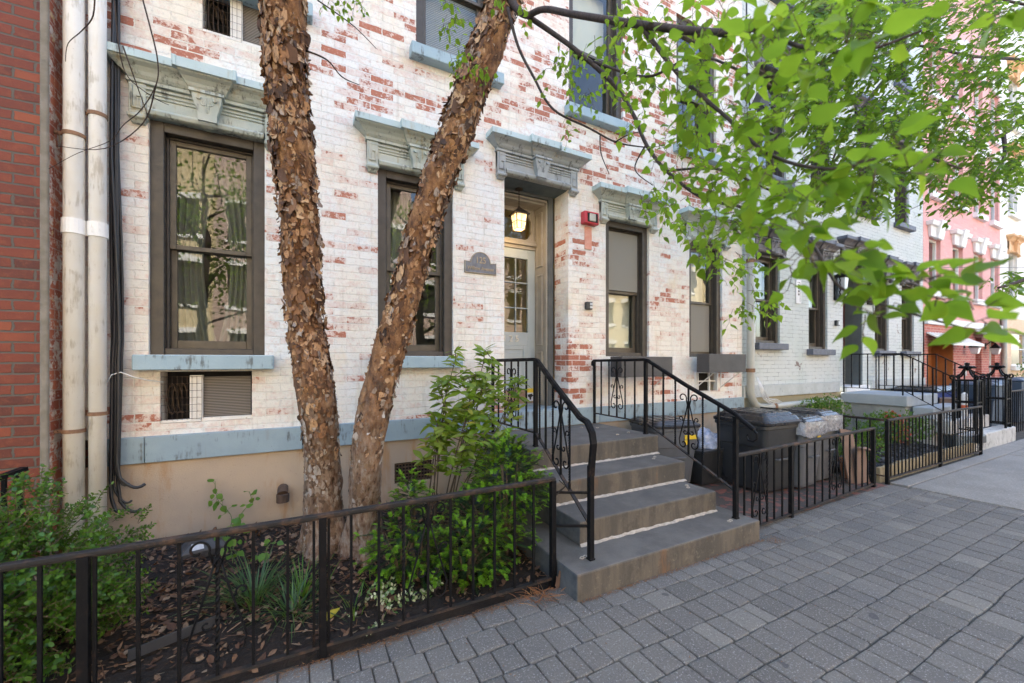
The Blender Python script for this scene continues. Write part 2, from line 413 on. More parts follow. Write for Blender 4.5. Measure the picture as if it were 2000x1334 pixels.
def m_flake2():
    m = NT('plated_bark'); i = m.island()
    col = m.cr(i, [(0,(.09,.055,.035)),(.3,(.19,.12,.075)),(.6,(.27,.19,.13)),(.85,(.35,.30,.25)),(1,(.42,.385,.35))])
    col = m.mix(m.ramp(m.noise(1.,5,.7,m.scale(60,60,25)),.45,.7,0,.7), col, (.09,.05,.03))
    return m.done(col, .85, m.bump(m.noise(80,4),.6,.004))
M['plate'] = m_flake2()
M['branch'] = plain('branch_bark', (.055,.036,.028), (.032,.022,.018), 30, .8, bs=90, bd=.004)
M['stem'] = plain('shrub_stem', (.12,.085,.05), (.08,.06,.035), 30, .8)
M['green_stem'] = plain('green_stem', (.12,.18,.05), (.09,.13,.04), 30, .7)
def m_leaf(name, stops, trans=.35, rough=.45, spec=.4):
    m = NT(name); i = m.island()
    col = m.cr(i, stops)
    col = m.mix(m.ramp(m.noise(25,3),.35,.7,0,.3), col, tuple(x*.6 for x in stops[0][1]))
    m.set(m.b.inputs['Base Color'], col); m.b.inputs['Roughness'].default_value = rough; m.b.inputs['Specular IOR Level'].default_value = spec
    tl = m.n('BsdfTranslucent', Color=m.mix(.5, col, (.42,.62,.05), 'MIX'))
    ms = m.n('MixShader', Fac=trans, _1=m.b.outputs[0], _2=tl.outputs[0])
    m.t.links.new(ms.outputs[0], m.out.inputs['Surface']); return m.mat
M['leaf'] = m_leaf('birch_leaf', [(0,(.08,.18,.02)),(.5,(.135,.27,.025)),(.85,(.22,.38,.03)),(1,(.32,.46,.05))], .62, .42, .18)
M['elm'] = m_leaf('elm_leaf', [(0,(.05,.14,.022)),(.6,(.09,.21,.028)),(1,(.16,.31,.035))], .55, .5, .2)
M['box'] = m_leaf('boxwood_leaf', [(0,(.025,.08,.012)),(.5,(.05,.14,.016)),(.85,(.085,.20,.02)),(1,(.14,.27,.03))], .3, .35)
M['yew'] = m_leaf('yew_needle_dark', [(0,(.008,.036,.014)),(1,(.017,.062,.02))], .12, .4)
M['yew_tip'] = m_leaf('yew_needle_new', [(0,(.11,.29,.02)),(.6,(.18,.40,.028)),(1,(.30,.54,.05))], .35, .4)
M['aucuba'] = m_leaf('laurel_leaf', [(0,(.10,.19,.02)),(.5,(.19,.29,.035)),(.8,(.30,.39,.08)),(.95,(.34,.40,.14)),(1,(.52,.42,.05))], .4, .25)
M['grass'] = m_leaf('lily_grass', [(0,(.022,.065,.02)),(.7,(.045,.11,.035)),(1,(.10,.19,.05))], .25, .4)
M['weed'] = m_leaf('weed_leaf', [(0,(.06,.17,.02)),(1,(.12,.26,.035))], .4, .4)
M['ivy'] = m_leaf('variegated_leaf', [(0,(.05,.14,.03)),(.4,(.16,.26,.09)),(.6,(.50,.54,.30)),(1,(.72,.72,.52))], .25)
M['azalea'] = m_leaf('azalea_flower', [(0,(.55,.03,.06)),(1,(.70,.10,.14))], .3)
M['yellow_leaf'] = m_leaf('yellow_leaf', [(0,(.45,.36,.03)),(1,(.55,.45,.06))], .3)
M['bin_black'] = plain('black_plastic', (.022,.024,.027), (.03,.032,.034), 6, .42, bs=140, bd=.001)
M['bin_grey'] = plain('grey_plastic', (.095,.105,.12), (.08,.09,.10), 5, .5, bs=140, bd=.001, dirt=(.12,.12,.12))
M['bin_grey2'] = plain('warm_grey_plastic', (.115,.122,.13), (.095,.10,.108), 5, .5, bs=140, bd=.001)
M['bin_navy'] = plain('navy_plastic', (.045,.075,.115), (.04,.065,.10), 5, .5, bs=140, bd=.001)
M['bin_blue'] = plain('blue_plastic', (.02,.05,.24), (.02,.04,.19), 5, .45, bs=140, bd=.001)
M['lid'] = plain('lid_plastic', (.020,.020,.022), (.028,.028,.030), 4, .28, bs=10, bd=.0004)
M['yellow'] = plain('yellow_sticker', (.72,.50,.03), (.66,.46,.03), 9, .5)
M['silver'] = plain('crinkled_film', (.36,.36,.38), (.20,.20,.215), 14, .3, bs=25, bd=.03, metallic=.2)
M['bag'] = plain('blue_plastic_bag', (.24,.31,.46), (.42,.48,.62), 16, .3, bs=22, bd=.04)
M['card'] = plain('brown_cardboard', (.235,.155,.115), (.20,.13,.095), 4, .85)
M['terra'] = plain('terracotta', (.40,.15,.07), (.32,.12,.06), 8, .8)
M['cable'] = plain('black_cable', (.02,.02,.022), (.03,.03,.032), 9, .45)
M['white_cable'] = plain('white_cable', (.72,.72,.70), None, 9, .5)
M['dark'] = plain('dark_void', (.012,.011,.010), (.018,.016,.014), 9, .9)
M['fins'] = NT('ac_fins')
_m = M['fins']; _w = _m.n('TexWave', {'wave_type':'BANDS','bands_direction':'Z'}, Vector=_m.co, Scale=24.).outputs['Fac']
M['fins'] = _m.done(_m.mix(_m.ramp(_w,.55,.95), (.075,.06,.048), (.30,.27,.23)), .6, _m.bump(_w,.5,.006))
M['ac_white'] = plain('ac_casing', (.78,.76,.72), (.70,.66,.60), 8, .6, dirt=(.42,.33,.24))
M['red'] = plain('alarm_red', (.52,.03,.045), (.45,.03,.04), 6, .4)
M['lens'] = plain('alarm_lens', (.52,.50,.42), None, 6, .2)
M['salmon'] = plain('salmon_paint', (.66,.34,.25), (.60,.24,.17), 15, .7, dirt=(.62,.5,.42))
M['plaque'] = plain('pewter_plaque', (.17,.18,.205), (.12,.125,.14), 20, .5, metallic=.3)
M['brass'] = plain('aged_gold_letter', (.42,.33,.21), (.34,.27,.18), 20, .45, metallic=.3)
M['bronze'] = plain('dark_bronze', (.05,.033,.022), (.035,.024,.016), 20, .45, metallic=.6)
def m_emit(name, c, s, c2=None):
    m = NT(name); e = m.n('Emission', Color=(*c,1), Strength=s); m.t.links.new(e.outputs[0], m.out.inputs['Surface']); return m.mat
M['bulb'] = m_emit('lit_bulb', (1.,.62,.25), 40)
def m_amber():
    m = NT('amber_lantern_glass')
    return m.done((.9,.72,.42), .5, Emission_Color=(1.,.68,.32,1), Emission_Strength=m.ramp(m.noise(22,2),.3,.7,.16,.5))
M['amber'] = m_amber()
M['number'] = plain('silver_number', (.66,.64,.56), None, 6, .4, metallic=.2)
M['box_planter'] = plain('charcoal_planter', (.047,.045,.046), (.06,.057,.057), 7, .55)
M['vent'] = plain('rusty_grille', (.10,.06,.04), (.06,.04,.028), 16, .85)
M['bait'] = plain('bait_station', (.035,.037,.042), (.05,.05,.052), 9, .5)
M['paper'] = plain('white_label', (.62,.64,.66), (.52,.54,.57), 22, .6)
M['slate'] = m_litter('slate_chip', [(0,(.03,.033,.04)),(.6,(.07,.075,.085)),(1,(.16,.17,.19))])
M['timber'] = plain('weathered_timber', (.33,.27,.17), (.24,.20,.12), 12, .85)
M['conc_white'] = streaky('pale_concrete', (.50,.50,.48), (.42,.42,.40), rust=(.25,.24,.22), dark=(.07,.07,.07), rough=.8, amt=.62)
M['conc_grey'] = plain('painted_landing', (.34,.38,.41), (.30,.335,.36), 5, .6)
M['wood'] = plain('orange_wood', (.42,.165,.05), (.34,.125,.04), 5, .5)
M['deep_red'] = plain('deep_red_door', (.075,.012,.010), None, 5, .5)
M['door_grey'] = plain('dark_grey_reveal', (.115,.135,.135), (.10,.12,.12), 5, .7)
M['awning'] = plain('white_awning', (.78,.77,.72), (.72,.71,.66), 6, .5)
M['roof'] = plain('roof_tar', (.06,.06,.06), None, 3, .9)
M['globe'] = plain('lamp_globe', (.62,.64,.66), None, 3, .15)
M['orange'] = plain('orange_band', (.75,.15,.05), None, 3, .5)
# ------------------------------------------------------------------ building blocks
def wall_holes(mb, x0, x1, z0, z1, y, holes, mi=0):
    """front face at y with openings (xa,xb,za,zb,depth) and their reveals"""
    xs = sorted({x0,x1,*[h[0] for h in holes],*[h[1] for h in holes]}); zs = sorted({z0,z1,*[h[2] for h in holes],*[h[3] for h in holes]})
    for a,b in zip(xs,xs[1:]):
        for c,d in zip(zs,zs[1:]):
            mx,mz = (a+b)/2,(c+d)/2
            if any(h[0]<mx<h[1] and h[2]<mz<h[3] for h in holes): continue
            mb.quad((a,y,c),(b,y,c),(b,y,d),(a,y,d),mi)
    for xa,xb,za,zb,dp in holes:
        mb.quad((xa,y,za),(xa,y,zb),(xa,y+dp,zb),(xa,y+dp,za),mi)
        mb.quad((xb,y,zb),(xb,y,za),(xb,y+dp,za),(xb,y+dp,zb),mi)
        mb.quad((xa,y,zb),(xb,y,zb),(xb,y+dp,zb),(xa,y+dp,zb),mi)
        mb.quad((xb,y,za),(xa,y,za),(xa,y+dp,za),(xb,y+dp,za),mi)

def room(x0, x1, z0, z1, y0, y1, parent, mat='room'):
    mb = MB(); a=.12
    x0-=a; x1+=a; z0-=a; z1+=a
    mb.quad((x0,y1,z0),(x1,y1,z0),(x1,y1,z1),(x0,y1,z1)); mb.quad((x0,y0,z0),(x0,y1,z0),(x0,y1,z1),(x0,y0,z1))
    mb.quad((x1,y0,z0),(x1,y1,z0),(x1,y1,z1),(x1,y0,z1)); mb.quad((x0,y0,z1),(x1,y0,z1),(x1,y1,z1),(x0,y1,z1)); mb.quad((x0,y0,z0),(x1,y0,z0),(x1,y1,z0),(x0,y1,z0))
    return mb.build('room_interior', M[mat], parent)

def hood(x0, x1, zt, zc, parent, y=4.1, mat='hood', top='hood_top', greek=True, scale=1.0):
    cx=(x0+x1)/2; hw=(x1-x0)/2+.225*scale; mb=MB(); s=scale
    def lev(z,pr,h): return [(cx-h,y+.02,z),(cx+h,y+.02,z),(cx+h,y-pr*s,z),(cx-h,y-pr*s,z)]
    prof=[(-.155,.065,-.115),(-.135,.085,-.10),(-.115,.098,-.075),(-.09,.125,-.045),(-.075,.155,-.022),(-.065,.165,-.012)]
    mb.loft([lev(zc+dz*s,pr,hw+dh*s) for dz,pr,dh in prof])
    mb.loft([lev(zc+dz*s,pr+.028,.185*s+dh*s*.55) for dz,pr,dh in prof])     # centre break
    ze = zc-.155*s
    mb.box(cx-hw+.115*s-.01, cx+hw-.115*s+.01, y-.062*s, y+.02, ze-.028*s, ze)
    xl, xr = cx-hw+.12*s, cx+hw-.12*s
    mb.box(xl, xr, y-.035*s, y+.02, zt+.045, ze-.028*s)                       # frieze
    zb = zt-.085                                                              # ears run down past the opening
    ew = x0-xl
    for sx in (-1,1):
        a,b = (xl,x0-.004) if sx<0 else (x1+.004,xr)
        mb.box(a,b,y-.048*s,y+.015,zb+.085,ze-.028*s)
        mb.loft([[(a+d,y+.015,z),(b-d,y+.015,z),(b-d,y-p*s,z),(a+d,y-p*s,z)] for z,p,d in ((zb,.03,.012),(zb+.02,.045,.006),(zb+.032,.07,-.004),(zb+.05,.074,-.006),(zb+.062,.055,0),(zb+.085,.05,0))])
        if greek:
            t=.011
            def k(xa,xb,za,zz): mb.box(min(xa,xb),max(xa,xb),y-.062*s,y-.04*s,za,zz)
            o = a+.014 if sx<0 else b-.014; i = b-.020 if sx<0 else a+.020
            zt2 = ze-.05*s
            k(o,o+t*(-sx) if sx>0 else o+t,zb+.10,zt2); k(o,i,zb+.10,zb+.10+t)
            k(i,i-t if sx<0 else i+t,zb+.10+t+.002,zb+.20); m2=(o+i)/2
            k(i-(t if sx<0 else -t)*1.1,m2,zb+.20-t,zb+.20)
    mb.box(xl+.015,xr-.015,y-.052*s,y-.02,ze-.062*s,ze-.046*s); mb.box(xl+.03,xr-.03,y-.046*s,y-.02,ze-.092*s,ze-.080*s); mb.box(xl+.05,xr-.05,y-.046*s,y-.02,ze-.118*s,ze-.106*s)
    mb.loft([[(x0+.002,y+.03,z),(x1-.002,y+.03,z),(x1-.002,y-p*s,z),(x0+.002,y-p*s,z)] for z,p in ((zt-.012,.03),(zt-.004,.052),(zt+.022,.064),(zt+.040,.052),(zt+.047,.03))])
    o = mb.build('window_hood' , M[mat], parent, bevel=.003)
    tb = MB()                                                                 # blue weathered top slab
    tb.box(cx-hw, cx+hw, y-.172*s, y+.02, zc-.063*s, zc-.003)
    tb.box(cx-.19*s, cx+.19*s, y-.205*s, y-.176*s, zc-.065*s, zc+.012); tb.box(cx-.19*s, cx+.19*s, y-.174*s, y+.018, zc-.001, zc+.012)
    for sx in (-1,1): tb.box(cx+sx*.19*s-.013,cx+sx*.19*s+.013,y-.212*s,y+.016,zc-.067*s,zc+.0145)
    tb.build('hood_slab', M[top], o, bevel=.003)
    kb = MB(); zk0=zt+.012; zk1=ze-.012*s
    def kl(z,w,p): return [(cx-w,y,z),(cx+w,y,z),(cx+w,y-p*s,z),(cx-w,y-p*s,z)]
    kb.loft([kl(zk1,.112*s,.145),kl(zk1-.022,.112*s,.145),kl(zk1-.024,.097*s,.130),kl(zk1-.07,.092*s,.124),kl(zk0+.05,.062*s,.104),kl(zk0,.062*s,.098)])
    for sx in (-1,1):
        kb.tube([(cx+sx*.052*s,y-.115*s,zk1-.058),(cx+sx*.052*s,y-.142*s,zk1-.058)],.017*s,10)
        kb.tube(spiral((cx+sx*.026*s,y-.120*s,zk1-.09*s),(1,0,0),(0,0,1),.022*s,.006,0,sx*7,16),.0045*s,5)
        kb.tube([(cx+sx*.006,y-.128*s,zk1-.05),(cx+sx*.012,y-.120*s,zk1-.10*s),(cx+sx*.004,y-.108*s,zk0+.06)],.005*s,5)
    kb.loft([[(cx+.056*s*math.cos(a)*q,y-.01-(.086*s)*q,zk0-.008-.050*(1-q*q)**.5 if q<1 else zk0-.008) for a in (0,.4,.8,1.2,1.57,1.94,2.34,2.74,3.14)] for q in (1,.9,.7,.35)], cap=True)
    kb.build('keystone', M[mat], o, bevel=.003)
    return o

def window(x0, x1, z0, z1, parent, y=4.1, style='curtain', fm='frame', sm='frame2', sill='sill', casing=.085, mid=.5, sillh=.12, reflective=True, top_style=None):
    cb=MB(); yc=y+.035
    cw=casing
    # casing: flat boards set just inside the opening
    cb.box(x0,x0+cw,yc,y+.21,z0,z1); cb.box(x1-cw,x1,yc,y+.21,z0,z1); cb.box(x0+cw,x1-cw,yc,y+.21,z1-cw,z1); cb.box(x0+cw,x1-cw,yc+.02,y+.21,z0,z0+.05)
    # inner stops
    a0,a1,b0,b1 = x0+cw,x1-cw,z0+.05,z1-cw
    cb.box(a0,a0+.018,yc+.07,y+.21,b0,b1); cb.box(a1-.018,a1,yc+.07,y+.21,b0,b1); cb.box(a0+.018,a1-.018,yc+.07,y+.21,b1-.018,b1)
    w = cb.build('window', M[fm], parent, bevel=.004)
    a0+=.018; a1-=.018; b1-=.018; zm=b0+(b1-b0)*mid; st=.042
    sb=MB()
    def sash(za,zb,yy,bot):
        sb.box(a0,a0+st,yy,yy+.035,za,zb); sb.box(a1-st,a1,yy,yy+.035,za,zb); sb.box(a0+st,a1-st,yy,yy+.035,zb-st*.9,zb); sb.box(a0+st,a1-st,yy,yy+.035,za,za+bot)
    sash(zm-.018,b1,y+.118,.036); sash(b0,zm+.018,y+.158,.07)
    sb.build('sash', M[sm], w, bevel=.003)
    for za,zb,yy in ((zm+.016,b1-st*.9,y+.135),(b0+.068,zm-.012,y+.175)):
        MB().quad((a0+st-.002,yy,za),(a1-st+.002,yy,za),(a1-st+.002,yy,zb),(a0+st-.002,yy,zb)).build('pane', M['glass'], w, fix=False)
    if sill:
        MB().box(x0-.07,x1+.07,y-.11,y+.06,z0-sillh,z0-.003).build('sill', M[sill], w, bevel=.006)
    yb=y+.30
    def drape(xa,xb,za,zb,mat,name,wav=.02,k=9,sweep=0):
        n=40; m=MB(); vs=[]; 
        for j in range(9):
            f=j/8
            for i in range(n+1):
                g=i/n; x=xa+(xb-xa)*g*(1-sweep*math.sin(f*math.pi*.9)) if sweep>=0 else xb+(xa-xb)*(1-g)*(1+sweep*math.sin(f*math.pi*.9))
                vs.append((x,yb+wav*math.sin(g*k*2*math.pi+f*1.5)+.004*math.sin(g*31),zb+(za-zb)*f))
        fs=[(j*(n+1)+i,j*(n+1)+i+1,(j+1)*(n+1)+i+1,(j+1)*(n+1)+i) for j in range(8) for i in range(n)]
        m.add(vs,fs); m.build(name,M[mat],w,smooth=True)
    def flatb(za,zb,mat,name,yy=None): 
        yy = yy or yb
        MB().box(a0-.0,a1+.0,yy,yy+.008,za,zb).build(name,M[mat],w)
    if style=='curtain':
        drape(a0,a0+(a1-a0)*.62,b0,b1,'curtain','curtain',.016,5,.45); drape(a0+(a1-a0)*.42,a1,b0,b1,'curtain','curtain',.016,5,-.45)
    elif style=='curtain_left': drape(a0,a0+(a1-a0)*.50,b0,b1,'curtain','curtain',.012,4,.15)
    elif style=='blinds': MB().box(a0+st*.4,a1-st*.4,y+.100,y+.106,zm+.02,b1-.012).build('insect_screen',M['screen'],w); flatb(b0,zm,'shade','blind',y+.27)
    elif style=='slats': flatb(b0+.1,b1,'slats','blind',y+.27)
    elif style=='half': flatb(zm+.08,b1,'shade','blind',y+.27)
    elif style=='white_slats': flatb(zm-.02,b1,'slats_white','blind',y+.27); MB().box(a0+st*.4,a1-st*.4,y+.140,y+.146,b0+.03,zm-.02).build('insect_screen',M['screen'],w)
    elif style=='sheer': flatb(zm,b1,'shade','blind',y+.27); flatb(b0,zm,'screen','blind',y+.27)
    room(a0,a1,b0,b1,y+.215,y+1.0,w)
    return w

# ------------------------------------------------------------------ WHITE BRICK HOUSE
YF=4.1; ROOF=11.6
W1=(-1.006,-.238,1.55,3.39); W2=(.698,1.462,1.55,3.385); W3=(3.525,4.29,1.56,3.34); W4=(5.10,5.85,1.56,3.30)
DR=(2.064,2.94,.92,3.62)
UP=[(-.80,.06,4.64,6.5),(1.07,1.94,4.64,6.5),(2.95,3.82,4.60,6.5),(4.83,5.70,4.60,6.5)]
AC1=(-.936,-.331,1.01,1.415); AC2=(-.671,-.05,4.17,4.60); LOW=(5.22,5.74,1.045,1.335)
house = thing('row_house','white painted brick row house with paint worn to red brick behind the two birch trunks','house',(2.45,YF,0))
mb=MB()
UP3=[(a,b,7.9,9.7) for a,b,_,_ in UP]
holes=[(*w,.22) for w in (W1,W2,W3,W4)]+[(*DR,.30)]+[(*w,.22) for w in UP]+[(*AC1,.35),(*AC2,.35),(*LOW,.25)]+[(*w,.22) for w in UP3]
wall_holes(mb,-1.45,6.34,.92,ROOF,YF,holes)
mb.quad((-1.45,YF,.92),(-1.45,12,.92),(-1.45,12,ROOF),(-1.45,YF,ROOF)); mb.quad((6.34,YF,.92),(6.34,12,.92),(6.34,12,ROOF),(6.34,YF,ROOF)); mb.quad((-1.45,12,0),(6.34,12,0),(6.34,12,ROOF),(-1.45,12,ROOF))
mb.build('wall',M['white_brick'],house,fix=False)
MB().box(-1.46,6.345,YF-.12,12.05,ROOF,ROOF+.3).build('roof',M['roof'],house)
bd=MB()
segs=[-1.24,-1.02,.05,1.35,1.815,3.39,4.8,6.335]
for a,b in zip(segs,segs[1:]): bd.box(a+.002,b-.002,YF-.045,YF+.2,.722,.921)
bd.build('water_table',M['band'],house,bevel=.004)
fd=MB(); fh=[(.854,1.235,.292,.494,.12)]
wall_holes(fd,-1.45,6.34,-.3,.722,YF-.012,fh)
fd.build('foundation',M['stucco'],house,fix=False)
for w,zc,st in ((W1,3.785,'curtain'),(W2,3.77,'curtain_left'),(W3,3.70,'blinds'),(W4,3.68,'white_slats')):
    window(*w,house,style=st,sill='sill' if w in (W1,W2) else None,mid=.49 if w is not W3 else .5)
    hood(w[0],w[1],w[3],zc,house)
for w,st in zip(UP,('slats','slats','half','half')): window(*w,house,style=st,mid=.46)
for w in UP3: window(*w,house,style='half')
hood(DR[0],DR[1],DR[3]-.02,3.995,house,mat='hood_grey')
# --- doorway
x0,x1,z0,z1=DR
dj=MB(); yb=YF+.30
dj.box(x1-.10,x1-.02,yb-.003,yb+.09,z0,z1-.02); dj.box(x0+.0,x0+.05,yb-.003,yb+.09,z0,z1-.02)      # dark outer casing
dj.box(x0+.05,x1-.10,yb-.003,yb+.09,z1-.07,z1-.02)
dw=dj.build('door_casing',M['casing_dark'],house,bevel=.004)
pj=MB(); xr=x1-.10
pj.tube([(xr-.012,yb+.02,z0),(xr-.012,yb+.02,z1-.1)],.014,8); pj.tube([(x0,yb+.02,z1-.09),(xr-.012,yb+.02,z1-.09)],.016,8)
pj.loft([[(xr-.02,yb+.03,z),(xr+.0,yb+.03,z),(xr-.0,yb+.34,z),(xr-.045,yb+.34,z)] for z in (z0,z1-.07)])
pj.loft([[(x0-.05,yb+.03,z),(x0+.05,yb+.03,z),(x0+.05,yb+.34,z),(x0-.05,yb+.34,z)] for z in (z0,z1-.07)])
pj.box(x0,xr,yb+.05,yb+.27,z1-.13,z1-.075)
for za,zb in ((.99,1.62),(1.70,2.62),(2.72,3.42)):           # raised frames on the panelled jamb
    xa=xr-.026
    for (ya,yb2,zz0,zz1) in ((.09,.11,za,zb),(.21,.23,za,zb),(.11,.21,za,za+.02),(.11,.21,zb-.02,zb)):
        pj.box(xa-.018,xa+.004,yb+ya,yb+yb2,zz0,zz1)
pj.build('panelled_jamb',M['casing'],house,bevel=.004)
yd=YF+.56; xa,xb=2.055,2.80
fr=MB()
fr.box(xa,xb,yd-.02,yd+.08,2.955,3.0); fr.box(xa,xb,yd-.055,yd+.06,3.0,3.03); fr.box(xa,xb,yd-.03,yd+.06,3.03,3.075)
fr.box(xb-.055,xb,yd-.0,yd+.05,3.075,z1-.13); fr.box(xa,xb-.055,yd,yd+.05,z1-.18,z1-.13)
gx=xb-.055; gz=z1-.18                                        # clipped corners of the transom glass
for zc_,sg in ((gz,-1),(3.075,1)):
    poly=[(gx,zc_),(gx-.10,zc_)]+[(gx-.10+.0*0+.085*math.sin(a),zc_+sg*(.015+.085*(1-math.cos(a)))) for a in (.2,.5,.8,1.1,1.4)]+[(gx,zc_+sg*.10)]
    fr.prism(poly,lambda a,b,d:(a,d,b),yd+.003,yd+.047)
fr.build('transom_frame',M['casing'],house,bevel=.003)
MB().quad((xa,yd+.03,3.07),(xb-.05,yd+.03,3.07),(xb-.05,yd+.03,z1-.17),(xa,yd+.03,z1-.17)).build('transom_pane',M['glass'],house,fix=False)
db=MB(); c3=[(2.13,2.318),(2.332,2.508),(2.522,2.692)]; r3=[(1.872,2.18),(2.195,2.508),(2.523,2.832)]
db.box(xa,2.13,yd,yd+.045,z0,2.955); db.box(2.692,xb,yd,yd+.045,z0,2.955); db.box(2.13,2.692,yd,yd+.045,2.832,2.955)
db.box(2.13,2.692,yd,yd+.045,1.70,1.872); db.box(2.13,2.692,yd+.012,yd+.045,1.16,1.70); db.box(2.13,2.692,yd,yd+.045,z0,1.16)
for q in ((2.13,2.20,1.16,1.70),(2.622,2.692,1.16,1.70)): db.box(q[0],q[1],yd,yd+.03,q[2],q[3])
db.box(2.20,2.622,yd,yd+.03,1.65,1.70); db.box(2.235,2.587,yd+.004,yd+.03,1.2,1.615)
for a,b in ((2.318,2.332),(2.508,2.522)): db.box(a,b,yd+.004,yd+.04,1.872,2.832)
for a,b in ((2.18,2.195),(2.508,2.523)):
    for c,d in c3: db.box(c,d,yd+.006,yd+.038,a,b)
door=db.build('front_door',M['door'],house,bevel=.003)
for c,d in c3:
    for a,b in r3: MB().quad((c-.003,yd+.022,a-.003),(d+.003,yd+.022,a-.003),(d+.003,yd+.022,b+.003),(c-.003,yd+.022,b+.003)).build('door_pane',M['glass'],door,fix=False)
MB().box(2.07,2.785,yd-.006,yd-.001,.945,1.125).build('kick_plate',M['kick'],door)
text_mesh('1 2 5',.115,.004,M['number'],'door_number',Matrix.Translation((2.44,yd-.004,1.785))@FRONT,door)
st=MB(); st.box(2.655,2.785,yd-.009,yd-.0065,.975,1.145); wl=st.build('warning_sticker',M['paper'],door)
MB().box(2.66,2.78,yd-.012,yd-.0095,1.085,1.14).build('sticker_header',M['yellow'],wl) if False else None
hb=MB(); hb.box(2.66,2.78,yd-.0115,yd-.009,1.085,1.14); hb.build('sticker_header',M['yellow'],door)
pc=MB(); pc.prism([(2.685,1.06),(2.745,1.07),(2.77,1.04),(2.74,1.025),(2.735,.99),(2.715,.99),(2.71,1.02),(2.69,1.03)],lambda a,b,d:(a,d,b),yd-.0115,yd-.009); pc.build('sticker_picture',M['dark'],door)
sf=MB(); sf.box(x0+.001,x1-.001,YF+.03,yb-.004,z1-.035,z1-.002); sf.build('door_soffit',M['soffit'],house)
MB().box(x0+.001,x1-.001,YF+.0,YF+.70,z0-.03,z0+.008).build('door_sill',M['band'],house)
hr=MB(); hr.quad((.9,5.6,.8),(3.9,5.6,.8),(3.9,5.6,4),(.9,5.6,4)); hr.quad((3.2,yd+.1,.8),(3.2,7.2,.8),(3.2,7.2,4),(3.2,yd+.1,4)); hr.quad((1.2,yd+.1,.8),(1.2,7.2,.8),(1.2,7.2,4),(1.2,yd+.1,4))
hr.quad((1.2,yd+.1,3.7),(3.2,yd+.1,3.7),(3.2,7.2,3.7),(1.2,7.2,3.7)); hr.quad((1.2,yd+.1,.9),(3.2,yd+.1,.9),(3.2,7.2,.9),(1.2,7.2,.9))
hr.build('hallway',M['hall'],house)
# basement grille in the low opening
lg=MB(); a,b,c,d=LOW
for x in (a+.10,a+.36): lg.box(x-.012,x+.012,YF+.02,YF+.045,c,d)
lg.box(a,b,YF+.025,YF+.04,c+.14,c+.16); lg.box(a,a+.025,YF-.012,YF+.05,c,d); lg.box(b-.025,b,YF-.012,YF+.05,c,d); lg.box(a+.08,a+.14,YF+.05,YF+.06,c,d)
lw=lg.build('basement_window',M['white'],house)
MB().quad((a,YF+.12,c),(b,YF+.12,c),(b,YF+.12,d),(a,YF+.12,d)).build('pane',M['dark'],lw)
# ---- air conditioners
def aircon(q,label,cage=True):
    a,b,c,d=q; t=thing('air_conditioner',label,'air conditioner',((a+b)/2,YF,c),'wall air conditioners under the windows')
    w=b-a; xs=a+w*.30; h=d-c
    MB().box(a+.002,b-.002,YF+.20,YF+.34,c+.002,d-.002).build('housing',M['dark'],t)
    MB().box(xs,xs+.085,YF+.008,YF+.06,c+.025,d-.03).build('casing_strip',M['ac_white'],t,bevel=.003); cs=MB(); cs.box(xs+.078,b-.002,YF+.01,YF+.045,c+.002,c+.03); cs.box(a+.002,xs+.077,YF+.0,YF+.05,c+.002,c+.024); cs.build('bottom_strip',M['ac_white'],t,bevel=.003)
    MB().box(xs+.078,b-.012,YF+.04,YF+.15,c+.031,d-.045).build('coil_grille',M['fins'],t)
    cg=MB()
    for i in range(9): x=a+.01+(xs+.07-a)*i/8; cg.tube([(x,YF-.001,c+.02),(x,YF-.001,d-.035)],.0013,4)
    for i in range(7): z=c+.03+(h-.07)*i/6; cg.tube([(a+.005,YF-.003,z),(xs+.08,YF-.003,z)],.0013,4)
    cg.build('wire_cage',M['vent'],t)
    fn=MB()
    for k in range(3): fn.tube([(a+.055+.03*k+.03*math.cos(th),YF+.09+.02*k,c+h*.45+.12*math.sin(th)) for th in [i*math.pi/6 for i in range(11)]],.008,6)
    fn.build('pipe_coil',M['bronze'],t,smooth=True)
aircon(AC1,'rusty air conditioner behind a wire cage set in the wall under the blue window sill')
aircon(AC2,'air conditioner set high in the wall above the leftmost window hood')
# ---- RED BRICK HOUSE, left
red=thing('red_brick_house','dark red brick house with grey mortar left of the white drainpipes','house',(-4,3.8,0))
m=MB(); m.quad((-9,3.8,-.3),(-1.452,3.8,-.3),(-1.452,3.8,ROOF),(-9,3.8,ROOF)); m.quad((-9,3.8,-.3),(-9,12,-.3),(-9,12,ROOF),(-9,3.8,ROOF)); m.quad((-9,12,-.3),(-1.46,12,-.3),(-1.46,12,ROOF),(-9,12,ROOF)); m.quad((-1.452,4.105,-.3),(-1.452,12,-.3),(-1.452,12,ROOF),(-1.452,4.105,ROOF)); m.build('wall',M['red_brick'],red,fix=False)
m=MB(); m.quad((-1.45,3.80,-.3),(-1.45,4.1,-.3),(-1.45,4.1,ROOF),(-1.45,3.8,ROOF)); m.build('side_wall',M['peel_brick'],red,fix=False)
mj=MB(); mj.box(-1.475,-1.436,3.785,3.812,-.2,ROOF-.2); mj.build('corner_mortar',plain('corner_mortar',(.24,.21,.17),(.17,.145,.11),9,.9,bs=60,bd=.01),red,bevel=.006)
MB().box(-9,-1.44,3.75,12,ROOF,ROOF+.3).build('roof',M['roof'],red)
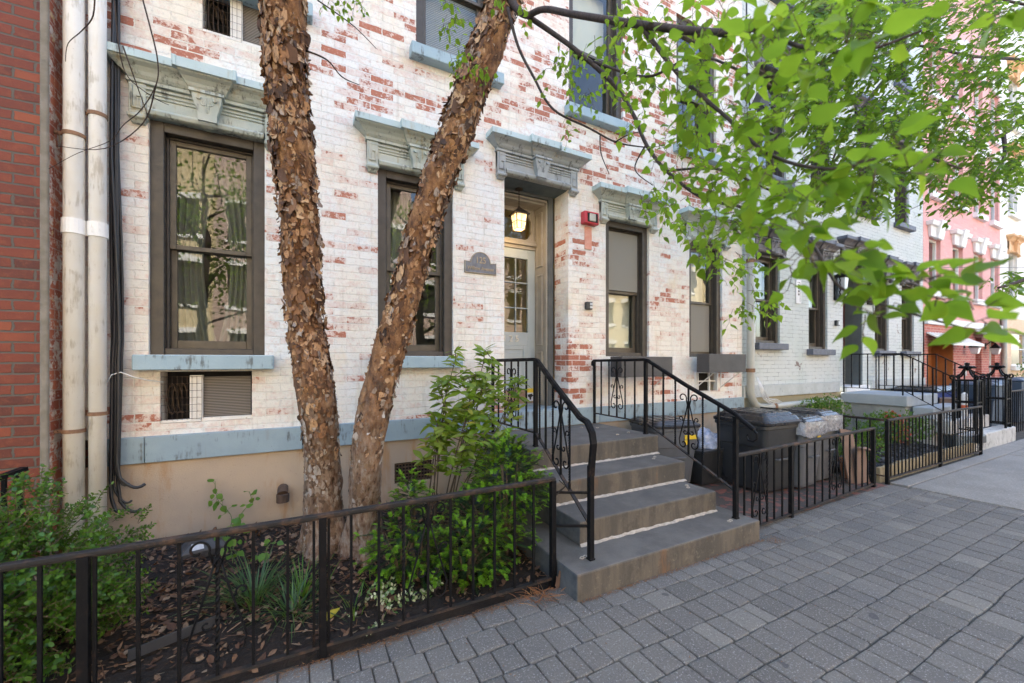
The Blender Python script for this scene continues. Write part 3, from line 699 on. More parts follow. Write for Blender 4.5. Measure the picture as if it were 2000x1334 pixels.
# ---- white drainpipes
def pipe(x,y,r,label,zr,brk):
    t=thing('drainpipe',label,'drainpipe',(x,y,0),'white drainpipes')
    MB().tube([(x,y,0),(x,y,9)],r,20).build('pipe',M['pipe'],t,smooth=True)
    c=MB()
    for z in zr: c.lathe([(r+.001,z-.05),(r+.009,z-.05),(r+.009,z+.05),(r+.001,z+.05)],(x,y,0),20,cap=False)
    c.build('coupling',M['pipe'],t)
    b=MB()
    for z in brk:
        b.lathe([(r+.001,z-.013),(r+.006,z-.013),(r+.006,z+.013),(r+.001,z+.013)],(x,y,0),20,cap=False); b.box(x-r-.045,x-r+.0,y-.004,y+.004,z-.012,z+.012); b.tube([(x-r-.03,y-.02,z),(x-r-.03,y+.02,z)],.01,6)
    b.build('bracket',M['rust'],t)
pipe(-1.352,3.90,.054,'thick white drainpipe against the corner of the red brick house',(2.42,),(3.05,1.02))
pipe(-1.238,3.92,.047,'white drainpipe between the thicker pipe and the black cables',(2.42,),(3.23,1.13))
# ---- black cable bundle
cb=MB(); rr=random.Random(3)
for k in range(7):
    x=-1.175+rr.uniform(-.022,.022); y=4.03+rr.uniform(-.025,.02); pts=[]; zb=rr.uniform(.42,.75)
    z=9
    ph=rr.uniform(0,6); 
    while z>zb:
        pts.append((x+.012*math.sin(z*1.3+ph)+.028*max(0,math.sin((3.0-z)*1.2))*(1 if z<3 else 0)*(.3+.2*k%1),y-.02*(z<1.5),z)); z-=.15
    if k<5:
        e=.05+.025*k
        for i in range(1,9):
            f=i/8; pts.append((pts[-1][0]+e/8*1.1,y-.03-.02*f,zb-.14*math.sin(f*math.pi*.62)+.01*k*f))
    cb.tube(pts,rr.choice((.006,.008,.011)),7)
tag(cb.build('cable_bundle',M['cable'],smooth=True),'bundle of black cables hanging down the wall beside the white drainpipes','cables')
wc=MB(); wc.tube([py(200,940,4.0),py(199,850,4.0),py(201,790,3.99),py(206,750,3.98),py(218,732,3.98),py(236,727,3.98),py(262,737,4.0),py(290,743,4.04),py(318,746,4.09),py(322,745,4.14)],.0045,6)
tag(wc.build('white_wire',M['white_cable'],smooth=True),'thin white wire looping from the cable bundle into the caged air conditioner','wire')
# ---- small fittings on the white wall
pl=thing('address_plaque','arched pewter address plaque with raised gold lettering beside the front door','plaque',(1.77,YF,2.46))
x0,x1,z0,zs=1.585,1.958,2.445,2.575; cx=(x0+x1)/2
def arch(o): 
    r=.118-o
    return [(x0+o,z0+o),(x1-o,z0+o),(x1-o,zs-o)]+[(cx+r*math.cos(a),zs-.012+ (r+.0)*math.sin(a)) for a in [math.pi*i/16 for i in range(17)] if True]+[(x0+o,zs-o)]
m=MB(); m.prism(arch(0),lambda a,b,d:(a,d,b),YF-.014,YF-.001); m.build('plate',M['plaque'],pl,bevel=.002)
rim=MB(); P_=arch(.004); rim.tube([(a,YF-.015,b) for a,b in P_+P_[:1]],.0045,5); rim.build('rim',M['brass'],pl)
text_mesh('125',.098,.004,M['brass'],'number',Matrix.Translation((cx,YF-.016,zs+.012))@FRONT@Matrix.Scale(.85,4,(1,0,0)),pl)
text_mesh('Willow Avenue',.052,.003,M['brass'],'street_name',Matrix.Translation((cx,YF-.016,z0+.055))@FRONT@Matrix.Scale(.95,4,(1,0,0)),pl)
al=thing('fire_alarm','red fire alarm box with a pale strobe lens above a salmon paint strip','alarm',(3.25,YF,3.2))
m=MB(); m.box(3.125,3.345,YF-.085,YF-.0005,3.195,3.345); m.build('body',M['red'],al,bevel=.006)
MB().box(3.165,3.325,YF-.088,YF-.084,3.215,3.325).build('black_panel',M['dark'],al)
m=MB(); m.box(3.19,3.285,YF-.105,YF-.086,3.222,3.318); m.build('lens',M['lens'],al,bevel=.008)
ps=MB(); ps.box(3.18,3.292,YF-.012,YF-.0005,2.895,3.18); tag(ps.build('wall_box_cover',M['salmon'],bevel=.004),'peeling salmon metal cover strip on the wall right below the red fire alarm','cover')
cm=thing('door_camera','small black box camera with two white lenses on the wall right of the doorway','camera',(3.22,YF,2.14))
MB().box(3.18,3.275,YF-.055,YF-.0005,2.14,2.235).build('body',M['bin_black'],cm,bevel=.008)
MB().box(3.228,3.266,YF-.058,YF-.054,2.155,2.182).build('lens',M['paper'],cm); MB().box(3.228,3.266,YF-.058,YF-.054,2.192,2.222).build('lens',M['paper'],cm)
vg=thing('foundation_vent','rusty iron vent grille in the tan foundation right of the tree trunks','vent',(1.04,YF,.29))
m=MB(); a,b,c,d=fh[0][:4]
for i in range(12): x=a+(b-a)*(i+.5)/12; m.box(x-.005,x+.005,YF+.003,YF+.02,c+.004,d-.004)
for i in range(6): z=c+(d-c)*(i+.5)/6; m.box(a+.004,b-.004,YF+.0,YF+.018,z-.006,z+.006)
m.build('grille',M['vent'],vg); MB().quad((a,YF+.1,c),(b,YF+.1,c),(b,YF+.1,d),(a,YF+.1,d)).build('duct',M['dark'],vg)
sp_=MB(); sp_.tube([(-.10,YF,.39),(-.10,YF-.07,.39),(-.10,YF-.10,.365)],[.042,.042,.042],14); sp_.tube([(-.10,YF-.10,.365),(-.10,YF-.10,.30)],[.05,.05],14)
tag(sp_.build('pipe_stub',M['vent'],smooth=False),'short rusty pipe stub turned down on the tan foundation left of the trunks','pipe')
# ---- lantern in the doorway
lt=thing('porch_lantern','lit bronze lantern with amber glass hanging on a chain in the doorway','lantern',(2.40,4.40,3.05))
lx,ly=2.39,4.35
m=MB(); m.lathe([(.001,3.585),(.05,3.583),(.045,3.572),(.012,3.565),(.001,3.564)],(lx,ly,0),14)
z=3.565; i=0
while z>3.375:
    u=(1,0,0) if i%2 else (0,1,0); pts=spiral((lx,ly,z-.016),u,(0,0,1),.011,.011,0,2*math.pi,10); m.tube(pts,.0028,4); z-=.021; i+=1
m.build('chain',M['bronze'],lt)
m=MB(); zt=3.27; zb=3.09; zp=3.37
m.taper(lx,ly,[(zt-.006,.098,.098),(zt+.004,.098,.098),(zt+.03,.072,.072),(zp-.01,.012,.012),(zp,.01,.01)])
for sx in (-1,1):
    for sy in (-1,1): m.bar_ = None; m.tube([(lx+sx*.072,ly+sy*.072,zt),(lx+sx*.056,ly+sy*.056,zb)],.007,5)
for sx,sy in ((1,0),(-1,0),(0,1),(0,-1)):
    p=lambda a,zz,w: (lx+(sx*w if sx else a),ly+(sy*w if sy else a),zz)
    for zz,w in ((zb,.058),(zb+.09,.066)): m.tube([p(-w,zz,w),p(w,zz,w)],.004,4)
    m.tube([p(0,zb,.058),p(0,zt,.074)],.003,4)
m.build('cage',M['bronze'],lt)
m=MB(); m.loft([[(lx-w,ly-w,z),(lx+w,ly-w,z),(lx+w,ly+w,z),(lx-w,ly+w,z)] for z,w in ((zb+.005,.055),(zt-.004,.071))]); m.build('glass_pane',M['amber'],lt)
# ---- flower boxes
def planter(x0,x1,z0,z1,label):
    t=thing('window_box',label,'window box',((x0+x1)/2,YF,z0),'charcoal window boxes')
    m=MB(); y0,y1=YF-.33,YF-.125; w=.018
    m.box(x0,x1,y0,y0+w,z0,z1); m.box(x0,x1,y1-w,y1,z0,z1); m.box(x0,x0+w,y0+w,y1-w,z0,z1); m.box(x1-w,x1,y0+w,y1-w,z0,z1); m.box(x0+w,x1-w,y0+w,y1-w,z0+.003,z0+.02)
    m.build('box',M['box_planter'],t,bevel=.003)
    MB().box(x0+w,x1-w,y0+w,y1-w,z1-.06,z1-.03).build('potting_soil',M['soil'],t)
    for x in (x0+.12,x1-.12):
        b=MB(); b.flat([(x,YF-.002,z0-.24),(x,YF-.30,z0-.012)],.022,.006); b.flat([(x,YF-.004,z0-.26),(x,YF-.004,z0-.0)],.022,.006); b.box(x-.011,x+.011,y0,YF,z0-.01,z0-.002)
        b.build('bracket',M['white'],t)
planter(3.49,4.37,1.30,1.555,'charcoal window box under the blind covered window right of the doorway')
planter(5.10,5.93,1.335,1.60,'charcoal window box on white brackets above the barred basement opening')

rl=thing('stair_railing','black railing end in front of the red brick house at the left edge','railing',(-1.72,3.45,0)); m=MB(); a,b=py(48,915,3.45),py(-60,955,3.2); m.flat([b+(b-a)*2,b,a],.04,.022); m.build('handrail',M['iron'],rl)
for k,(u,v) in enumerate(((38,924),(8,934),(-30,950))):
    p=py(u,v,3.45-.07*k); MB().box(p.x-(.016 if k==0 else .009),p.x+(.016 if k==0 else .009),p.y-.01,p.y+.01,-.05,p.z).build('post' if k==0 else 'baluster',M['iron'],rl)

pl_=bpy.data.lights.new('lantern_light','POINT'); pl_.energy=.7; pl_.color=(1,.68,.36); pl_.shadow_soft_size=.05
po_=bpy.data.objects.new('lantern_light',pl_); COL.objects.link(po_); po_.location=(lx,ly,3.03)
# ------------------------------------------------------------------ ground, stoop
g=MB(); g.quad((-60,-60,-.16),(90,-60,-.16),(90,60,-.16),(-60,60,-.16)); kind(g.build('ground',M['asphalt'],fix=False),'structure')
s=MB(); s.box(-8,6.42,-2.6,2.30,-.30,-.012); kind(s.build('sidewalk_bed',M['joint']),'structure')
c=MB(); c.box(-8,60,-2.78,-2.605,-.25,.0); kind(c.build('kerb',M['slab'],bevel=.01),'structure')
pv=MB(); r_=random.Random(11); y=2.268; rows=0
def wob(k,x): return 0* .002*math.sin(x*1.7+k*2.1)+.003*math.sin(x*5.3+k*1.3)+.003*math.sin(x*11.7+k*3.7)
while y>-2.5:
    h=.176+r_.uniform(-.010,.010); x=-4.0+r_.uniform(0,.2) if y<1.2 else -1.2+r_.uniform(0,.2)
    while x<6.42:
        w=r_.choice((.10,.125,.135,.155,.175,.21)); x1=min(x+w,6.43); gp=.0014
        if x1-x>.05:
            z=r_.uniform(-.0016,.0016); tx,ty=r_.uniform(-.007,.007),r_.uniform(-.006,.006)
            J=lambda: r_.uniform(-.0035,.0035)
            yt0,yt1=y+wob(rows,x),y+wob(rows,x1); yb0,yb1=y-h+wob(rows+1,x),y-h+wob(rows+1,x1)
            sk=r_.uniform(-.008,.008); cn=[(x+gp-sk*.3,yb0+gp),(x1-gp-sk*.3,yb1+gp),(x1-gp+sk*.3,yt1-gp),(x+gp+sk*.3,yt0-gp)]
            if rows==0: cn=[(cx_,min(cy_,2.266)) for cx_,cy_ in cn]
            jy0,jy1=r_.uniform(-.003,.002),r_.uniform(-.002,.003)
            cn=[V((cx_+J()*.5,cy_+J()*.4+((jy0 if k_<2 else jy1) if rows else (jy0 if k_<2 else 0)),0)) for k_,(cx_,cy_) in enumerate(cn)]; mid=(cn[0]+cn[1]+cn[2]+cn[3])/4
            base=[]
            for k in range(4):
                p0,p1,p2=cn[k-1],cn[k],cn[(k+1)%4]; u0=(p0-p1).normalized(); u2=(p2-p1).normalized(); c_=.007+r_.random()*.009
                base+=[p1+u0*c_+u2*.0015,p1+(u0+u2)*c_*.28,p1+u2*c_+u0*.0015,(p1+p2)/2+(mid-(p1+p2)/2).normalized()*r_.uniform(-.002,.003)]
            rings=[]
            for ins,dz in ((0,-.05),(0,-.010),(.002,-.0035),(.007,.0002),(.022,.0010)):
                rings.append([(q_+(mid-q_).normalized()*ins)+V((0,0,z+dz+(q_.x-mid.x)*tx+(q_.y-mid.y)*ty)) for q_ in base])
            pv.loft(rings,cap=False); top=len(pv.v); pv.f.append(tuple(range(top-16,top))); pv.m.append(0)
        x=x1
    y-=h; rows+=1
kind(pv.build('sidewalk_pavers',M['paver'],smooth=False,fix=False),'structure')
# concrete sidewalk beyond the pavers, in big flags with a raised edge
sl_=MB(); xs=[6.45,8.55,10.1,12.1,14.2,16.3,18.4,20.5,24,60]
for a,b in zip(xs,xs[1:]):
    for ya,yb in ((-2.6,-.15),(-.135,2.10)):
        sl_.box(a+.008,b-.008,ya,yb,-.2,.004+.0035*math.sin(a*7))
sl_.box(6.45,9.75,2.112,2.284,-.2,.012); sl_.box(9.75,60,2.112,2.385,-.2,.006)
kind(sl_.build('concrete_sidewalk',M['slab'],bevel=.006),'structure')
kind(MB().box(6.4,60,-2.59,4.3,-.3,-.03).build('sidewalk_base',M['joint']),'structure')
# garden soil, gently mounded
def ground_patch(x0,x1,y0,y1,fn,nx,ny):
    m=MB(); vs=[(x0+(x1-x0)*i/nx,y0+(y1-y0)*j/ny,0) for j in range(ny+1) for i in range(nx+1)]
    vs=[(x,y,fn(x,y)) for x,y,_ in vs]
    return m.add(vs,[(j*(nx+1)+i,j*(nx+1)+i+1,(j+1)*(nx+1)+i+1,(j+1)*(nx+1)+i) for j in range(ny) for i in range(nx)])
def soil_z(x,y):
    f=(y-2.28)/1.82
    return -.015+.125*max(0,min(1,f*1.15))+.035*noise.noise((x*2.2,y*2.2,0))+.018*noise.noise((x*7,y*7,3))
o=ground_patch(-8,1.83,2.272,4.12,soil_z,220,60).build('garden_soil',M['soil'],smooth=True,fix=False); kind(o,'structure')
rp=MB(); rp.box(3.33,6.36,2.27,4.10,-.3,-.004); kind(rp.build('red_brick_paving',M['red_paver']),'structure')
# stoop
st=thing('front_stoop','brownstone coloured concrete stoop of four steps up to the front door','steps',(2.6,2.9,0))
def step(x0,x1,y0,y1,z0,z1):
    nx,ny,nz=24,6,4; m=MB()
    m.box(x0,x1,y0,y1,z0,z1); o=m.build('step',M['step'],st,bevel=.012,seg=2); return o
step(1.545,3.43,2.06,4.05,-.1,.17); step(1.80,3.30,2.37,4.05,.1705,.345); step(1.81,3.335,2.725,4.05,.3455,.53); step(1.815,3.37,3.09,4.05,.5305,.72)
ck=MB(); rr=random.Random(5)
for x0,x1,y,z in ((1.80,3.30,2.37,.17),(1.81,3.335,2.725,.345),(1.815,3.37,3.09,.53)):
    n=46; rings=[]
    for i in range(n+1):
        x=x0+(x1-x0)*i/n; a=.017+rr.uniform(-.005,.008); b=.014+rr.uniform(-.004,.006)
        rings.append([(x,y-a,z+.0012),(x,y-a*.5,z+b*.6),(x,y-.0005,z+b),(x,y+.002,z)])
    ck.loft(rings)
ck.build('caulk_line',M['caulk'],st)
rg=MB()
for (x,y,z) in ((1.705,2.22,.17),(1.735,2.225,.17),(3.17,2.16,.17),(3.20,2.165,.17),(1.93,2.50,.345),(3.2,2.6,.345),(3.16,2.55,.345),(3.2,2.98,.53),(3.13,2.93,.53),(3.0,3.3,.72),(3.2,3.35,.72),(3.1,3.75,.72),(2.95,3.85,.72)):
    rg.tube([(x+.014*math.cos(k*.7)*(1+.3*math.sin(k*2)),y+.012*math.sin(k*.7),z+.004+.002*math.sin(k)) for k in range(10)],.004,5)
rg.build('bolt_hole_caulk',M['caulk'],st)
# ------------------------------------------------------------------ wrought iron
def scroll_panel(mb, c, u, h, s=1.0, r=.0055):
    """heart-and-scroll motif hung on the baluster through c; u horizontal unit, h height"""
    c=V(c); u=V(u); z=V((0,0,1))
    for sg in (-1,1):
        U=u*sg
        def P(a,b): return c+U*a*s+z*b*s
        # upper outward volute running down into the stem
        pts=spiral(P(.050,.262),U,z,.014,.046,-2.2,3.55,20)+[P(.006,.20)]
        mb.tube(pts,r*1.15,5)
        pts=[P(.003,.235),P(.030,.13),P(.060,.03),P(.078,-.035)]+spiral(P(.044,-.062),U,z,.044,.012,.35,-5.6,20)
        mb.tube(pts,r*1.15,5)
        pts=[P(.040,.095)]+spiral(P(.066,.112),U,z,.027,.009,3.7,-1.8,12); mb.tube(pts,r,5)
        pts=spiral(P(.028,.022),U,z,.026,.009,3.1,8.4,12); mb.tube(pts,r,5)
    return mb
def stair_rail(sgn, xw, xp, xn, label, fence_side):
    t=thing('stair_railing',label,'railing',(xp,3.1,.17),'wrought iron stoop railings')
    W=V((xw,4.06,1.50)); Pm=V((xp,3.20,1.51)); Nn=V((xn,2.18,1.03))
    hr=MB()
    if sgn<0:   # left rail: wide cap that bends down on to the newel
        path=[W,Pm+V((0,.02,0)),Pm+V((0,-.03,-.008)),Pm.lerp(Nn,.35),Pm.lerp(Nn,.70),Pm.lerp(Nn,.86)+V((0,0,.0)),V((xn,2.215,1.085)),V((xn,2.165,1.02)),V((xn,2.15,.95)),V((xn,2.162,.86)),V((xn,2.172,.78)),V((xn,2.175,.73))]
        hr.flat(path,.046,.024); hr.flat([p+V((0,.0,.010)) for p in path],.030,.020)
    else:
        sp=[V((xw,4.10,1.475)),V((xw,4.125,1.445)),V((xw,4.11,1.425)),V((xw,4.09,1.44)),V((xw,4.09,1.46))]
        path=[W+V((0,0,0)),Pm+V((0,.02,0)),Pm+V((0,-.03,-.008)),Pm.lerp(Nn,.5),Nn+V((0,0,.02)),V((xn,2.09,.985)),V((xn,2.02,.94))]
        hr.flat(path,.042,.024); hr.flat([p+V((0,0,.010)) for p in path],.028,.018)
        hr.tube([W+V((0,-.01,0)),V((xw,4.085,1.495)),V((xw,4.1,1.475)),V((xw,4.095,1.45)),V((xw,4.07,1.445)),V((xw,4.055,1.462))],.014,6)
        hr.tube([V((xn,2.03,.945)),V((xn,2.00,.915)),V((xn,2.0,.87)),V((xn,2.03,.845)),V((xn,2.07,.85)),V((xn,2.085,.88)),V((xn,2.07,.90))],[.012,.011,.010,.009,.008,.007,.006],6)
    hr.build('handrail',M['iron'],t,bevel=.003)
    def topz(f): return 1.51-(1.51-1.05)*f
    Bw=V((xw,4.05,.85)); Bp=V((xp,3.20,.845)); Bn=V((xn,2.18,.40))
    br=MB(); br.flat([Bw,Bp+V((0,.01,0)),Bp+V((0,-.02,-.006)),Bn],.026,.012); br.build('bottom_rail',M['iron_rust'],t)
    for p,zb,zt,w in ((V((xw,4.05,0)),.722 if sgn<0 else .722,1.49,.028),(V((xp,3.20,0)),.722,1.50,.034),(V((xn,2.18,0)),.171,1.03 if sgn>0 else .80,.036)):
        m=MB(); m.box(p.x-w/2,p.x+w/2,p.y-w/2,p.y+w/2,zb,zt); m.box(p.x-w*.62,p.x+w*.62,p.y-w*.62,p.y+w*.62,zb,zb+.012)
        m.build('post',M['iron'],t,bevel=.002)
    sc=MB()
    for i,(y,kd) in enumerate(((3.92,'p'),(3.78,'t'),(3.645,'c'),(3.51,'t'),(3.36,'p'))):
        x=xw+(xp-xw)*(4.06-y)/.86; m=MB()
        if kd=='t': m.twist((x,y,.85),(x,y,1.495),.014,7)
        else: m.box(x-.007,x+.007,y-.007,y+.007,.85,1.495)
        m.build('baluster',M['iron'],t)
        if kd=='c': scroll_panel(MB(),(x,y,1.06),(0,-1,0),.3,1.25).build('scrollwork',M['iron'],t,smooth=True)
    for y,kd in ((3.10,'t'),(2.96,'p'),(2.81,'t'),(2.655,'c'),(2.50,'t'))+(((2.34,'p'),) if sgn>0 else ()):
        f=(3.20-y)/1.02; x=xp+(xn-xp)*f; zb=.845-.445*f; zt=topz(f)-.005; m=MB()
        if kd=='t': m.twist((x,y,zb),(x,y,zt),.014,7)
        else: m.box(x-.007,x+.007,y-.007,y+.007,zb,zt)
        m.build('baluster',M['iron'],t)
        if kd=='c': scroll_panel(MB(),(x,y,(zb+zt)/2-.14),(0,-1,0),.3,1.35).build('scrollwork',M['iron'],t,smooth=True)
    return t
lr=stair_rail(-1,1.90,1.93,1.745,'black wrought iron stair railing whose thick cap bends down on to its post','')
stair_rail(1,3.30,3.30,3.285,'black wrought iron stair railing in front of the bins ending in a curled tip','')
sb=MB()
for z in (.617,.393): sb.flat([(1.535,2.30,z),(1.735,2.19,z)],.022,.012)
sb.build('side_brace',M['iron'],lr)
ex=MB(); ex.flat([(1.56,2.28,.70),(1.6,2.265,.66),(1.535,2.29,.60)],.012,.008); ex.build('bracket',M['iron_rust'],lr)
def low_fence(pts, posts, bars, ztop, zbot, label, scrolls=(), mat='iron', rail_w=.034, name='garden_fence', bw=.013, zg=0.0, group=None, alt=True):
    """pts: two end points (x,y); posts/bars: x (or fraction) positions along it"""
    A=V((*pts[0],0)); B=V((*pts[1],0)); L=(B-A).length; d=(B-A).normalized()
    t=thing(name,label,'fence',(A.x,A.y,0),group)
    def at(s): return A+d*s
    m=MB(); m.flat([at(0)+V((0,0,ztop)),at(L)+V((0,0,ztop))],rail_w,.020); m.flat([at(0)+V((0,0,ztop-.014)),at(L)+V((0,0,ztop-.014))],.016,.012); m.build('top_rail',M['iron_rust' if mat=='iron' else mat],t,bevel=.003)
    m=MB(); m.flat([at(0)+V((0,0,zbot)),at(L)+V((0,0,zbot))],.028,.014); m.build('bottom_rail',M['iron_rust'] if mat=='iron' else M[mat],t)
    for s in posts:
        p=at(s); m=MB(); m.box(p.x-.018,p.x+.018,p.y-.018,p.y+.018,zg-.05,ztop-.011); m.build('post',M['iron'],t,bevel=.002)
    for k,s in enumerate(bars):
        p=at(s); m=MB()
        if alt and (k%7==3): m.twist((p.x,p.y,zbot),(p.x,p.y,ztop-.018),bw*1.1,3)
        else: m.box(p.x-bw/2,p.x+bw/2,p.y-bw/2,p.y+bw/2,zbot,ztop-.018)
        m.build('bar',M['iron'],t)
    if scrolls:
        m=MB()
        for s in scrolls: scroll_panel(MB(),at(s)+V((0,-.0,(ztop+zbot)/2-.12)),d,.3,1.45,.0048).build('scrollwork',M['iron'],t,smooth=True)
    return t
bx=[px_ for px_ in (-1.9,-1.75,-1.6,-1.45,-1.3,-1.16,-1.02,-.88)]
def xs_of(us,y=2.29): return [py(u,900,y).x for u in us]
lf=low_fence(((-3.0,2.29),(1.53,2.29)),[s+3.0 for s in (-2.2,-.765,.12,1.515)],
   [s+3.0 for s in xs_of((-330,-230,-150,-70,0,78,155,185,270,350,425,495,562,613,642,686,740,788,836,880,924,966,1005,1042))],.715,.055,'low black iron garden fence with curled scrolls in front of the birch trunks',[s+3 for s in xs_of((425,836))])
rf=low_fence(((3.30,2.185),(6.12,2.315)),[.9,2.80],[.12,.24,.36,.48,.60,.74,1.05,1.21,1.37,1.53,1.69,1.85,2.01,2.17,2.33,2.49,2.64],.70,.035,'low black iron fence with scrolls in front of the rubbish bins',[.36,1.85])
nf=low_fence(((6.42,2.30),(9.72,2.30)),[0.0,1.65,3.28],[.1+.105*i for i in range(31)],.775,.06,'plain black bar fence in front of the pink azalea and slate chips',mat='iron',rail_w=.03,alt=False,bw=.012)
sf_=low_fence(((6.42,2.33),(6.42,3.85)),[1.5],[.14+.14*i for i in range(10)],.775,.08,'plain black bar fence running back to the house beside the cardboard',mat='iron',rail_w=.026,alt=False,bw=.012)
# ------------------------------------------------------------------ rubbish bins
def bin_(cx, cy, rz, w, d, h, name, label, body, lidm, sticker=None, film=False, group='wheeled rubbish bins', wheels=True, dome=.07, tilt=0):
    t=thing(name,label,'bin',(cx,cy,0),group)
    Mx=Matrix.Translation((cx,cy,0))@Matrix.Rotation(rz,4,'Z')
    def rr(z,a,b,c=.05,n=4):
        out=[]
        for sx,sy,a0 in ((1,1,0),(-1,1,90),(-1,-1,180),(1,-1,270)):
            for k in range(n+1):
                an=R(a0+90*k/n); out.append(Mx@V((sx*(a-c)+c*math.cos(an),sy*(b-c)+c*math.sin(an),z)))
        return out
    m=MB(); a,b=w/2,d/2
    m.loft([rr(.02,a*.76,b*.76),rr(.05,a*.79,b*.79),rr(h*.66,a*.93,b*.93),rr(h*.67,a*.96,b*.96),rr(h*.93,a*.99,b*.99),rr(h*.93+.004,a*1.03,b*1.03),rr(h*.985,a*1.03,b*1.03)])
    m.build('body',M[body],t,smooth=False,bevel=.003)
    m=MB(); T=Matrix.Translation((0,0,0))
    rings=[rr(h*.99,a*1.06,b*1.08,.06),rr(h*1.035,a*1.07,b*1.09,.06),rr(h*1.05,a*1.0,b*1.02,.06)]
    for k,(f,z) in enumerate(((.93,dome*.55),(.85,dome*.62),(.80,dome*.95),(.70,dome),(.35,dome*1.05))): rings.append(rr(h*1.05+z*1.0,a*f,b*f,.05))
    m.loft(rings); 
    for k in (-1,0,1): m.obox(Mx@Matrix.Translation((k*a*.42,0,h*1.05+dome*1.0)),a*.16,b*1.35,.014)
    m.obox(Mx@Matrix.Translation((0,b*1.08,h*.98)),a*1.4,.05,.05)
    m.build('lid',M[lidm],t,bevel=.004)
    if wheels:
        for sx in (-1,1):
            wm=MB(); p=Mx@V((sx*a*.72,b*.86,.10)); u=(Mx.to_3x3()@V((1,0,0)))
            wm.tube([p-u*.025,p+u*.025],.10,18); wm.build('wheel',M['lid'],t,bevel=.006)
    hb=MB(); p0=Mx@V((-a*.35,-b*.93,h*.50)); p1=Mx@V((a*.35,-b*.93,h*.50)); hb.tube([p0,p0+(Mx.to_3x3()@V((0,-.025,0))),p1+(Mx.to_3x3()@V((0,-.025,0))),p1],.011,6)
    hb.build('catch_bar',M['bin_grey2'],t)
    if sticker:
        s=MB()
        for (x0,z0,sw,sh) in sticker: s.obox(Mx@Matrix.Translation((x0,-b*1.005-.002,z0)),sw,.006,sh)
        s.build('sticker',M['yellow'],t)
    if film:
        f=MB(); n=44; q=random.Random(int(cx*100)); rings=[]
        per=[Mx.inverted()@p for p in rr(0,a*1.10,b*1.12,.06,6)]
        for z,o in ((h*1.05,0),(h*.99,.012),(h*.93,.016),(h*.86,.006)):
            ring=[]
            for p in per:
                g=1+q.uniform(-.004,.02)+o
                ring.append(Mx@V((p.x*g,p.y*g,z+q.uniform(-.012,.012)-(.05*q.random() if z<h*.9 else 0))))
            rings.append(ring)
        f.loft(rings,cap=False); f.build('plastic_film',M['silver'],t,smooth=True)
    return t
bin_(4.03,3.62,R(-14),.60,.58,.72,'wheeled_bin','dark grey bin with a black lid beside the stoop, yellow sticker on its front','bin_grey','lid',((.17,.60,.16,.05),(.12,.54,.06,.05)),dome=.04)
bin_(4.88,2.98,R(-3),.62,.66,.79,'wheeled_bin','largest black bin with a sagging domed lid behind the scrolled fence','bin_black','lid',None,dome=.085)
bin_(5.36,2.86,R(4),.50,.54,.76,'wheeled_bin','grey bin with crumpled film under its lid between the black bin and another grey one','bin_grey2','lid',((.08,.66,.15,.055),(.10,.60,.07,.05)),film=True,dome=.045)
bin_(5.86,2.92,R(2),.48,.54,.79,'wheeled_bin','grey bin with crumpled film under its lid standing next to the cardboard','bin_grey2','lid',((.05,.70,.15,.06),),film=True,dome=.045)
gf=MB(); gf.quad((4.70,2.637,.58),(4.735,2.637,.58),(4.735,2.632,.68),(4.70,2.632,.68))
rb=thing('recycling_tub','low black recycling tub between the first two bins','tub',(4.45,3.45,0))
m=MB(); m.taper(4.50,3.45,[(.01,.20,.17),(.40,.25,.22),(.40,.27,.24),(.43,.27,.24)]); m.build('tub',M['bin_black'],rb,bevel=.004)
def crumple(c,r,seed,mat,name,label,cat,sq=(1,1,1),parent=None):
    bm=bmesh.new(); bmesh.ops.create_icosphere(bm,subdivisions=4,radius=1)
    for v in bm.verts:
        n=v.co.normalized(); k=1+.32*noise.noise(n*1.7+V((seed,0,0)))+.20*abs(noise.noise(n*4+V((0,seed,0))))-.12*abs(noise.noise(n*8.5+V((0,0,seed))))
        v.co=V((n.x*k*r*sq[0],n.y*k*r*sq[1],n.z*k*r*sq[2]))+V(c)
    me=bpy.data.meshes.new(name); bm.to_mesh(me); bm.free(); me.materials.append(M[mat])
    for p in me.polygons: p.use_smooth=True
    o=bpy.data.objects.new(name,me); COL.objects.link(o)
    if parent is not None: attach(o,parent)
    else: tag(o,label,cat)
    return o
crumple((4.52,3.42,.50),.16,3.3,'bag','plastic_bag','pale blue plastic bag of bottles in the black recycling tub','bag',(1.1,1,.85))
cd=MB()
cd.add([(5.97,2.50,.0),(6.18,2.47,.0),(6.20,2.56,.62),(5.98,2.60,.66)],[(0,1,2,3)]); cd.add([(6.05,2.45,.0),(6.30,2.43,.0),(6.27,2.46,.42),(6.08,2.48,.44)],[(0,1,2,3)]); cd.add([(6.04,2.46,.44),(6.27,2.455,.42),(6.25,2.40,.40),(6.06,2.41,.43)],[(0,1,2,3)])
o=cd.build('cardboard_sheet',M['card'],fix=False); s_=o.modifiers.new('thick','SOLIDIFY'); s_.thickness=.012; tag(o,'flattened brown cardboard leaning behind the fence at the end of the row of bins','cardboard')
pot=MB(); pot.lathe([(.09,.0),(.125,.20),(.14,.20),(.14,.235),(.12,.235),(.115,.2),(.02,.19)],(6.30,2.62,.0),20); po=thing('flower_pot','terracotta flower pot with a small bushy plant next to the cardboard','flower pot',(6.30,2.62,0)); pot.build('pot',M['terra'],po,smooth=False)
